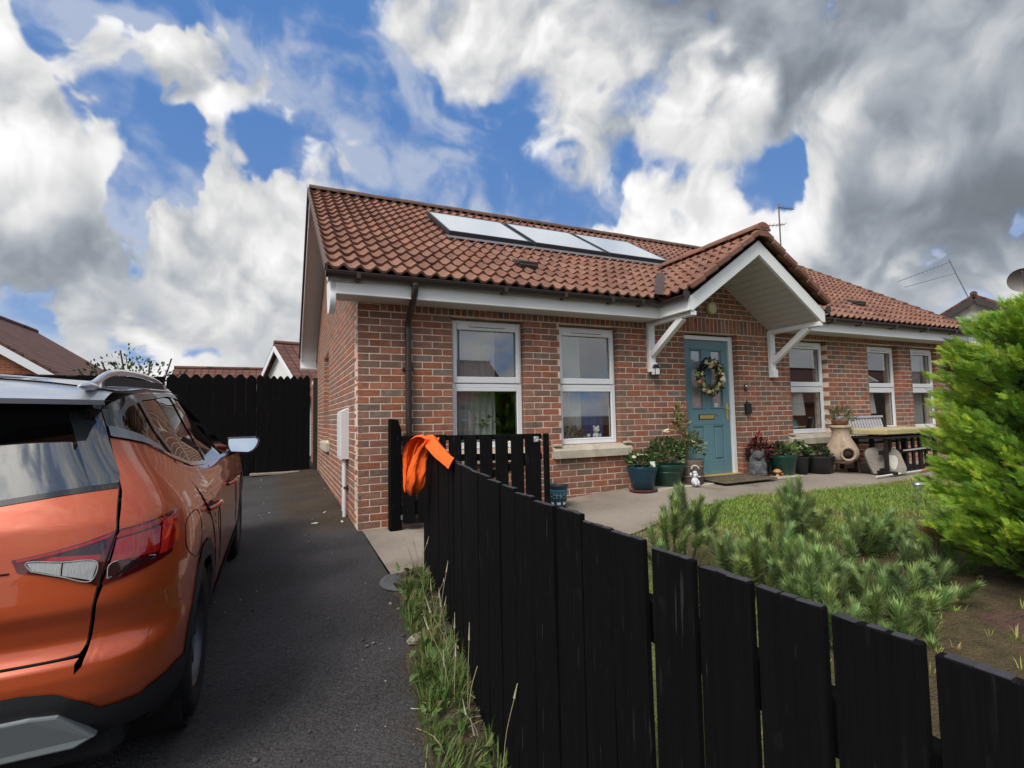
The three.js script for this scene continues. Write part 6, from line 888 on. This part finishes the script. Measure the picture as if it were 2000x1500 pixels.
  ae(house, 'tv_aerial', V(10.92, 4.55, -3.36), V(10.98, 6.48, -3.4), [[V(11.1, 5.93, -3.35), V(10.52, 5.86, -3.5), 5, .14], [V(10.95, 6.38, -3.4), V(11.42, 6.36, -3.3), 6, .10]]);
  ae(RH, 'tv_aerial', V(-.1, 5.1, -.4), V(-.62, 6.85, -.5), [[V(-.55, 6.75, -.5), V(-2.2, 6.28, -.4), 14, .12], [V(-.45, 6.28, -.5), V(-2.0, 6.02, -.4), 10, .05]]);
  { const D = grp('satellite_dish', RH), d = new MB(); d.geom(new THREE.SphereGeometry(.62, 24, 8, 0, 6.283, 0, .75), TRS(V(1.3, 5.45, .1), new THREE.Euler(-1.15, -.1, 0))); d.build('dish', std(C(.20, .18, .17), { roughness: .6 }), D); const a = new MB(); a.rod(V(1.3, 4.3, 0), V(1.3, 5.2, -.1), .03); a.rod(V(1.3, 5.3, .1), V(1.25, 5.75, .65), .012); a.build('dish_arm', M.metal, D); }
  // bush behind the fence
  const Bu = thing('bush', 'loose leafy bush showing above the fence behind the orange car', 'bush', [-3.75, .1, -9.4]); const bt = new MB(); for (const [x, y, z] of [[-.8, 2.5, 0], [-.4, 2.75, .2], [.1, 2.5, -.2], [.6, 2.6, .1], [-1.2, 2.3, .1], [.9, 2.35, 0]]) bt.tube([V(0, 0, 0), V(x * .4, 1.2, z * .4), V(x, y, z)], .018, { seg: 5 }); bt.build('branches', std(C(.06, .045, .03), { roughness: 1 }), Bu);
  foliage(Bu, LEAF.big, 620, V(-.25, 1.85, 0), 1.25, .78, .6, [[.07, .10, .035], [.10, .13, .05], [.05, .08, .03]], 61, { name: 'crown', s0: .5, s1: .95, hollow: .2 }); foliage(Bu, LEAF.big, 60, V(-.3, 2.2, 0), .6, .72, .4, [[.09, .12, .05]], 62, { name: 'crown', s0: .5, s1: .8, hollow: .5 });
  // shed roof behind the fence
  const Sh = thing('shed', 'dark felt roofed shed just behind the fence at the far left', 'shed', [-5.0, -.05, -8.6]); const sw = new MB(); sw.box(-.6, .95, 0, 3.6, 1.9, 2.4); sw.build('shed_wall', std(C(.06, .045, .04), { roughness: .9, map: T.wood }), Sh); const sr = new MB(); sr.box(-.6, 2.20, 0, 4.0, .06, 2.9, { r: [.05, 0, -.012] }); sr.build('shed_roof', std(C(.07, .055, .05), { roughness: 1, map: T.blotch }), Sh);
  // hedge masses and fences that close the horizon on the right
  const hf = thing('side_fence', 'weathered timber fence between the gardens at the far right', 'fence', [12.6, 0, 0]); for (let k = 0; k < 40; k++) { const b = new MB(); b.box(0, .95, -5 + k * .2, .02, 1.7, .19); b.build('board', std(C(.08, .055, .042), { roughness: .9, map: T.wood }), hf); }
}
// ---------------------------------------------------------------- lawn grass, weeds, pines, conifer
{
  const r = rng(303), tuft = (n, h, sp, w, seed) => { const q = rng(seed), mb = new MB(); for (let i = 0; i < n; i++) { const a = q() * 6.283, d = q() * sp, l = h * (.55 + q() * .7), t = q() * .9, b = V(Math.cos(a) * d, 0, Math.sin(a) * d), o = V(Math.cos(a + t) * l * .55, l * (.7 + .3 * q()), Math.sin(a + t) * l * .55), s = V(-Math.sin(a) * w, 0, Math.cos(a) * w), m = b.clone().add(o.clone().multiplyScalar(.5)).add(V(0, l * .14, 0)); mb.quad(b.clone().sub(s), b.clone().add(s), m.clone().addScaledVector(s, .8), m.clone().addScaledVector(s, -.8)); mb.tri(m.clone().addScaledVector(s, -.8), m.clone().addScaledVector(s, .8), b.clone().add(o)); } return mb.geo(); };
  const G = [tuft(9, .045, .03, .0022, 1), tuft(8, .034, .035, .0024, 2), tuft(10, .055, .03, .002, 3)];
  const lists = [[], [], []], cols = [[], [], []];
  for (let i = 0; i < 46000; i++) {
    const z = 1.12 + Math.pow(r(), 1.15) * 4.6, x = .12 + Math.pow(r(), .9) * 10.6; if (z < pathEdge(x) + .0 || x < fenceX(z) + .03) continue;
    const bare = fbm2(x * .9 + 4, z * .9 + 9, 256, 4); if (bare > .56 && r() < .86) continue; if (r() < bedAt(x, z) * .93) continue;
    const k = Math.floor(r() * 3), dry = sstep(.42, .62, bare) * .8 + (r() < .12 ? .5 : 0); lists[k].push(TRS(V(x, gLawn(x, z) + .008, z), new THREE.Euler(0, r() * 6.3, 0), .6 + r() * .75)); const v = .7 + r() * .6; cols[k].push(C(lerp(.21, .36, dry) * v, lerp(.32, .30, dry) * v, lerp(.040, .10, dry) * v));
  }
  const mg = phys(C(1, 1, 1), { roughness: .75, transmission: .25, thickness: 0 });
  const gs = new THREE.Group(); gs.name = 'grass'; scene.add(gs); tag(gs, 'short patchy green grass growing over the front lawn', 'grass'); stuff(gs); lists.forEach((L, k) => stuff(inst('grass_blades', G[k], mg, L, cols[k], gs)));
  // verge of weeds below the fence on the drive side
  const Wd = new THREE.Group(); Wd.name = 'weeds'; scene.add(Wd); tag(Wd, 'rough grass and weeds growing along the foot of the black fence', 'weeds'); stuff(Wd);
  const TG = [tuft(14, .10, .055, .0032, 11), tuft(16, .065, .06, .0034, 12), tuft(10, .15, .045, .003, 13)], L2 = [[], [], []], C2 = [[], [], []];
  for (let i = 0; i < 2100; i++) { const z = 1.5 + r() * 4.2, w = (fbm2(z * 2.2, 3, 256, 3) - .5) * .16, x = fenceX(z) - Math.pow(r(), .8) * (.26 + w), den = fbm2(z * 2.6 + 5, 7, 256, 3); if (den < .42 && r() < .8) continue; if (z < 1.85 && x < fenceX(z) - .08) continue; const k = Math.floor(r() * 3), dry = r() < .22 ? r() : r() * .2, v = .6 + r() * .6; L2[k].push(TRS(V(x, gDrive(x, z) + .03, z), new THREE.Euler((r() - .5) * .4, r() * 6.3, (r() - .5) * .4), .5 + r() * .7)); C2[k].push(C(lerp(.10, .24, dry) * v, lerp(.175, .18, dry) * v, lerp(.024, .075, dry) * v)); }
  L2.forEach((L, k) => stuff(inst('weed_blades', TG[k], mg, L, C2[k], Wd)));
  { const Mx = [], Cx = []; for (let i = 0; i < 330; i++) { const z = 1.55 + Math.pow(r(), 1.2) * 2.6, x = fenceX(z) - .04 - r() * .2, a = r() * 6.3, e = .2 + r() * .9; Mx.push(TRS(V(x, gDrive(x, z) + .04 + r() * .05, z), new THREE.Quaternion().setFromUnitVectors(V(0, 0, 1), V(Math.cos(a) * Math.cos(e), Math.sin(e), Math.sin(a) * Math.cos(e))), .18 + Math.pow(r(), 2) * .55)); Cx.push(tint(r() < .3 ? [.17, .16, .06] : [.10, .18, .04], r)); } stuff(inst('broad_leaves', LEAF.big, mLeaf, Mx, Cx, Wd)); }
  { const st = new MB(), hd = new MB(); for (let i = 0; i < 20; i++) { const z = 1.52 + r() * 2.4, x = fenceX(z) - .03 - r() * .08, h = .12 + r() * .26, y = gDrive(x, z), bx = (r() - .6) * .16, bz = (r() - .5) * .14; const top = V(x + bx, y + h, z + bz); st.tube([V(x, y, z), V(x + bx * .3, y + h * .6, z + bz * .4), top], .0016, { seg: 4, steps: 6 }); hd.rod(top, top.clone().add(V(bx * .25, .05 + r() * .03, bz * .2)), .005, 5, .0015); } for (let i = 0; i < 9; i++) { const z = 3.1 + r() * 1.0, x = fenceX(z) - .12 - r() * .12, y = gDrive(x, z) + .02, a = r() * 6.3; st.tube([V(x, y, z), V(x + Math.cos(a) * .12, y + .05, z + Math.sin(a) * .12), V(x + Math.cos(a) * .3, y + .01, z + Math.sin(a) * .3)], .002, { seg: 4, steps: 6 }); } const ms = std(C(.34, .29, .17), { roughness: .9 }); stuff(st.build('dry_stalks', ms, Wd)); stuff(hd.build('seed_heads', std(C(.42, .38, .26), { roughness: .95 }), Wd)); }
  // pebbles and crumbs on the drive
  { const P = new THREE.IcosahedronGeometry(1, 0), Mx = [], Cx = []; for (let i = 0; i < 620; i++) { const nearV = r() < .55, z = nearV ? 1.4 + r() * 3.6 : -6 + r() * 11, x = nearV ? fenceX(Math.max(z, 1.5)) - .12 - Math.pow(r(), 2) * .6 : -1.0 + r() * 1.0 - (z < 0 ? .06 : .15); if (x > 0 && z < 1.5) continue; const s = .002 + Math.pow(r(), 5) * .011, v = .07 + Math.pow(r(), 4) * .45; Mx.push(TRS(V(x, gDrive(x, z) + s * .6 + .002, z), new THREE.Euler(r() * 6, r() * 6, 0), V(s, s * .7, s * (.7 + r() * .6)))); Cx.push(C(v, v * .95, v * .88)); } const o = inst('gravel', P, std(C(1, 1, 1), { roughness: .95 }), Mx, Cx); tag(o, 'loose grit and small pebbles scattered over the drive', 'grit'); stuff(o); }
  // single bits of litter
  { const f = new MB(); f.lathe([[0, .022], [.10, .022], [.175, .018], [.19, 0]], 0, 0, 0, 30); const o = f.build('grey_disc', std(C(.11, .11, .12), { roughness: .85, map: T.blotch })); tag(o, 'flat round dark grey disc at the far end of the weeds', 'stone'); o.position.set(.12, -.075, 1.62); o.scale.set(1, 1, 1.15); }  // low dark grey disc lying on the slab
  { const F = thing('earphones', 'small white plastic scrap with a thin cord lying at the weed edge', 'litter', [-.10, gDrive(-.1, 3.1) + .01, 3.10], .3), m = std(C(.72, .74, .78), { roughness: .5 }), b = new MB(); b.ball(0, .022, 0, .018, .02, .026).ball(.016, .02, .03, .012, .014, .026).ball(-.006, .03, -.026, .012, .012, .012); b.build('scrap', m, F); const c = new MB(); c.tube([V(0, .012, .02), V(-.03, .004, .045), V(-.075, .004, .04), V(-.11, .004, .005)], .0022, { seg: 5 }); c.build('cord', std(C(.5, .46, .42)), F); }
  { const s = new THREE.IcosahedronGeometry(1, 3), P = s.attributes.position; for (let i = 0; i < P.count; i++) { const x = P.getX(i), y = P.getY(i), z = P.getZ(i), k = 1 + (fbm3(x * 1.6 + 4, y * 1.6, z * 1.6, 3) - .5) * .7; P.setXYZ(i, x * .085 * k, y * .026 * k, z * .045 * k); } s.computeVertexNormals(); const o = mesh('rock', s, std(C(.36, .33, .26), { roughness: .95, map: T.concrete })); tag(o, 'pale flat rock half buried among the weeds by the drive', 'rock'); o.position.set(-.02, gDrive(0, 2.55) + .035, 2.58); o.rotation.y = .5; }
  { const o = mesh('dock_leaf', LEAF.big, std(C(.10, .17, .10), { roughness: .5 })); tag(o, 'single broad grey green leaf beside the white scrap', 'leaf'); o.position.set(-.055, gDrive(0, 3.1) + .03, 3.08); o.rotation.set(-.15, 1.0, 0); o.scale.setScalar(.95); }
  for (const [x, z, s, l] of [[-.36, -.65, .03, 'white paper scrap on the drive near the side wall'], [-.22, -1.2, .02, 'tiny pale scrap on the drive beyond the meter pipes'], [-.10, -.52, .018, 'pale leaf scrap at the foot of the side wall']]) { const b = new MB(); b.ball(0, .01, 0, s, .012, s * .5, 8, 6).ball(s * 1.1, .008, .01, s * .5, .008, s * .4, 8, 6); const o = tag(b.build('paper_scrap', std(C(.6, .57, .5), { roughness: .9 })), l, 'litter'); o.position.set(x, gDrive(x, z), z); o.rotation.y = x * 9; }
}
{ // ---- mountain pine shrubs behind the fence
  const r = rng(515);
  const shoot = (seed, n, len) => { const q = rng(seed), mb = new MB(); for (let i = 0; i < n; i++) { const t = i / n, y = len * (.04 + .96 * t), a = i * 2.39996 + q() * .5, el = lerp(.45, 1.15, t) + (q() - .5) * .45, l = lerp(.066, .056, t) * (.75 + q() * .5), d = V(Math.cos(a) * Math.cos(el), Math.sin(el), Math.sin(a) * Math.cos(el)), b = V(Math.cos(a) * .004, y, Math.sin(a) * .004), s = V(-Math.sin(a), 0, Math.cos(a)).multiplyScalar(.0020), m = b.clone().addScaledVector(d, l * .55).add(V(0, -.002, 0)), e = b.clone().addScaledVector(d, l).add(V(0, .006 * q(), 0)); const c = lerp(.75, 1.25, q()) * lerp(.75, 1.15, t); mb.color([c, c, c]); mb.quad(b.clone().sub(s), b.clone().add(s), m.clone().add(s), m.clone().sub(s)); mb.tri(m.clone().sub(s), m.clone().add(s), e); } return mb.geo(); };
  const SH = [shoot(1, 250, .17), shoot(2, 270, .19), shoot(3, 230, .15)], mN = phys(C(1, 1, 1), { roughness: .6, vertexColors: true, transmission: .12, thickness: 0 }), bark = std(C(.075, .05, .035), { roughness: 1 });
  const bud = new THREE.SphereGeometry(1, 6, 5); bud.scale(.006, .016, .006);
  const at = (u, v, z) => { const f = 994.7, e = camera.matrixWorld.elements, cx = (u - 1000) / f, cy = -(v - 750) / f, d = V(e[0] * cx + e[4] * cy - e[8], e[1] * cx + e[5] * cy - e[9], e[2] * cx + e[6] * cy - e[10]), t = (z - camera.position.z) / d.z; return camera.position.clone().addScaledVector(d, t); };
  const shrub = (label, tops, seed, extra = 1) => {
    const q = rng(seed), P = tops.map(t => V(...t)), c = P.reduce((a, p) => a.add(p), V(0, 0, 0)).multiplyScalar(1 / P.length); const gx = c.x, gz = c.z, gy = gLawn(gx, gz), S = thing('pine_shrub', label, 'pine shrub', [gx, gy, gz], 0);
    const Ms = [[], [], []], Cs = [[], [], []], bm = [], wood = new MB();
    for (const p of P) {
      const l = p.clone().sub(V(gx, gy, gz)), root = V(l.x * .35, 0, l.z * .35); wood.tube([root, V(l.x * .8, l.y * .35, l.z * .8), l], .009, { seg: 6, steps: 8 });
      const put = (pos, dir, s) => { const k = Math.floor(q() * 3); Ms[k].push(TRS(pos, new THREE.Quaternion().setFromUnitVectors(V(0, 1, 0), dir.normalize()).multiply(new THREE.Quaternion().setFromAxisAngle(V(0, 1, 0), q() * 6.3)), s)); Cs[k].push(tint([.21, .30, .095], q, .3)); if (q() < .7) bm.push(TRS(pos.clone().addScaledVector(dir, .15 * s), new THREE.Quaternion().setFromUnitVectors(V(0, 1, 0), dir), s)); };
      const len = .14; put(l.clone().add(V(0, -len, 0)), V((q() - .5) * .3, 1, (q() - .5) * .3), 1.0 + q() * .2); put(l.clone().add(V((q() - .5) * .03, -len * 1.75, (q() - .5) * .03)), V((q() - .5) * .4, 1, (q() - .5) * .4), .95);
      for (let k = 0; k < 3; k++) { const a = k / 3 * 6.283 + q() * 1.2; put(l.clone().add(V(Math.cos(a) * .055, -len * 1.1 - q() * .06, Math.sin(a) * .055)), V(Math.cos(a) * .5, 1, Math.sin(a) * .5), .85 + q() * .35); }
      for (let k = 0; k < extra; k++) { const a = q() * 6.283, b = V(l.x * .7 + Math.cos(a) * .10, l.y * .35 + q() * .08, l.z * .7 + Math.sin(a) * .10); put(b, V(Math.cos(a) * .8, .9, Math.sin(a) * .8), .7 + q() * .4); }
    }
    wood.build('stems', bark, S); Ms.forEach((L, k) => L.length && stuff(inst('needles', SH[k], mN, L, Cs[k], S))); stuff(inst('buds', bud, std(C(.20, .12, .06), { roughness: .9 }), bm, null, S));
  };
  const T_ = L => L.map(([u, v, z]) => { const p = at(u, v, z); return [p.x, p.y, p.z]; });
  shrub('single tall pine shrub with a bushy top nearest the concrete path', T_([[1335, 962, 2.5], [1312, 990, 2.55], [1362, 985, 2.45], [1300, 1040, 2.7]]), 1);
  shrub('upright pine shrub leader in the middle of the lawn edge', T_([[1560, 952, 2.45], [1540, 975, 2.5], [1582, 985, 2.5], [1600, 1030, 2.7]]), 2);
  shrub('pair of pine leaders standing left of the conifer', T_([[1690, 1003, 3.0], [1668, 1035, 3.0], [1712, 1040, 3.05], [1735, 1030, 3.0]]), 3);
  shrub('low pine shrub showing between the single and middle pines', T_([[1420, 1062, 2.95], [1450, 1075, 3.0], [1500, 1032, 3.0], [1475, 1080, 3.1], [1525, 1060, 3.0]]), 4);
  shrub('dense pine shrub directly behind the fence in the middle', T_([[1590, 1072, 3.3], [1560, 1110, 3.35], [1630, 1100, 3.3], [1580, 1135, 3.5], [1640, 1150, 3.5], [1690, 1115, 3.4], [1545, 1085, 3.2], [1620, 1180, 3.65]]), 5);
  shrub('dense pine shrub behind the fence nearest the conifer', T_([[1830, 1042, 3.45], [1800, 1090, 3.5], [1760, 1095, 3.4], [1855, 1090, 3.5], [1730, 1150, 3.6], [1790, 1150, 3.65], [1840, 1165, 3.7], [1760, 1205, 3.8], [1815, 1225, 3.85], [1700, 1185, 3.7]]), 6);
}
{ // ---- golden conifer at the right
  const X0 = 3.58, Z0 = 4.12, Y0 = gLawn(X0, Z0), r = rng(909), Cn = thing('conifer', 'bushy bright green conifer with feathery sprays at the right edge', 'conifer', [X0, Y0, Z0]);
  const spray = seed => { const q = rng(seed), mb = new MB(), L = .15; const blade = (a, b, w) => { const d = b.clone().sub(a).normalize(), s = d.clone().cross(V(0, 1, 0)).normalize().multiplyScalar(w), u = V(0, w * .7, 0), m = a.clone().lerp(b, .45); mb.quad(a.clone().addScaledVector(s, -.5), a.clone().addScaledVector(s, .5), m.clone().add(s), m.clone().sub(s)); mb.tri(m.clone().sub(s), m.clone().add(s), b); mb.tri(a, m.clone().add(u), b); };
    blade(V(0, 0, 0), V(0, .004, L), .0030); for (let i = 0; i < 11; i++) for (const sd of [-1, 1]) { const t = .10 + .86 * i / 11, l = .058 * (1 - t * .75) * (.7 + q() * .6), a = V(0, t * .004, t * L), dir = V(sd * (.72 + q() * .2), (q() - .35) * .5, .62 + q() * .25).normalize(), b = a.clone().addScaledVector(dir, l); const c = lerp(.75, 1.25, q()); mb.color([c, c, c]); blade(a, b, .0024); if (l > .03) for (const k of [.4, .7]) { const p = a.clone().lerp(b, k), d2 = V(dir.x * .55 + (q() - .5) * .3, dir.y + (q() - .5) * .6, dir.z + .5).normalize(); blade(p, p.clone().addScaledVector(d2, l * .42), .0024); } } return mb.geo(); };
  const SP = [spray(1), spray(2), spray(3)], Ms = [[], [], []], Cs = [[], [], []], wood = new MB(), H = 1.82;
  const rad = curve([[0, .74], [.3, .80], [.7, .80], [1.2, .77], [1.42, .56], [1.62, .30], [1.85, .10]]);
  const trunk = new MB(); trunk.rod(V(0, -.05, 0), V(.05, H - .2, 0), .06, 10, .012); trunk.build('trunk', std(C(.07, .045, .03), { roughness: 1 }), Cn);
  const gold = [.46, .60, .040], green = [.16, .33, .028], deep = [.035, .075, .010], brown = [.14, .065, .025];  // deep darkens the inner sprays: crown shade put into the colour
  for (let i = 0; i < 640; i++) {
    const y = Math.pow(r(), 1.05) * (H - .1) + .03, a = i * 2.39996 + r() * .7, lump = .84 + .36 * fbm3(Math.cos(a) * 1.7 + 3, y * 1.5, Math.sin(a) * 1.7, 3) * (.75 + r() * .45), R = rad(y) * lump * (.88 + r() * .22), up = lerp(.10, .55, y / H) + r() * .5;
    const d = V(Math.cos(a), up, Math.sin(a)).normalize(), base = V(.03, y - R * .30 * up, 0), tip = base.clone().addScaledVector(d, R * 1.02);
    if (i % 3 === 0) wood.tube([base, base.clone().lerp(tip, .5).add(V(0, -.02, 0)), base.clone().lerp(tip, .85)], .006, { seg: 5, steps: 5 });
    const dead = i % 41 === 7, n = 54; for (let k = 0; k < n; k++) {
      const t = .36 + .64 * Math.pow(k / n, .8), p = base.clone().lerp(tip, t), b = r() * 6.283, side = V(0, 0, 0).copy(d).cross(V(0, 1, 0)).normalize(), up2 = side.clone().cross(d), o = side.multiplyScalar(Math.cos(b)).add(up2.multiplyScalar(Math.sin(b))), sp = lerp(1.05, .28, t);
      const dir = d.clone().addScaledVector(o, sp).add(V((r() - .5) * .6, .22 + (r() - .5) * .5, (r() - .5) * .6)).normalize(); p.addScaledVector(o, .045 * (1.1 - t)); const q = new THREE.Quaternion().setFromUnitVectors(V(0, 0, 1), dir).multiply(new THREE.Quaternion().setFromAxisAngle(V(0, 0, 1), (r() - .5) * 2.6)), s = Math.floor(r() * 3);
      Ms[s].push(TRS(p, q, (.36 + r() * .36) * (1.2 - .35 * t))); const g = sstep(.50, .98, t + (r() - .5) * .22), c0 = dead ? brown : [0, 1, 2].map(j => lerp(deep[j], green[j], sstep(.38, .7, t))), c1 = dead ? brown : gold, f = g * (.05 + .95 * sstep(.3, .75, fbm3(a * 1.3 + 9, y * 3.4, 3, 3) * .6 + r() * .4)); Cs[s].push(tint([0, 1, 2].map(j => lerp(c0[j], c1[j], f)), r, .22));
    }
  }
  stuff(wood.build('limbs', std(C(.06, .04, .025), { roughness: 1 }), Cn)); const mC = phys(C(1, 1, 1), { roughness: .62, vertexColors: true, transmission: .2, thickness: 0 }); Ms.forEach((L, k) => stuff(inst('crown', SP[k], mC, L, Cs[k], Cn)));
}
renderer.render(scene, camera);
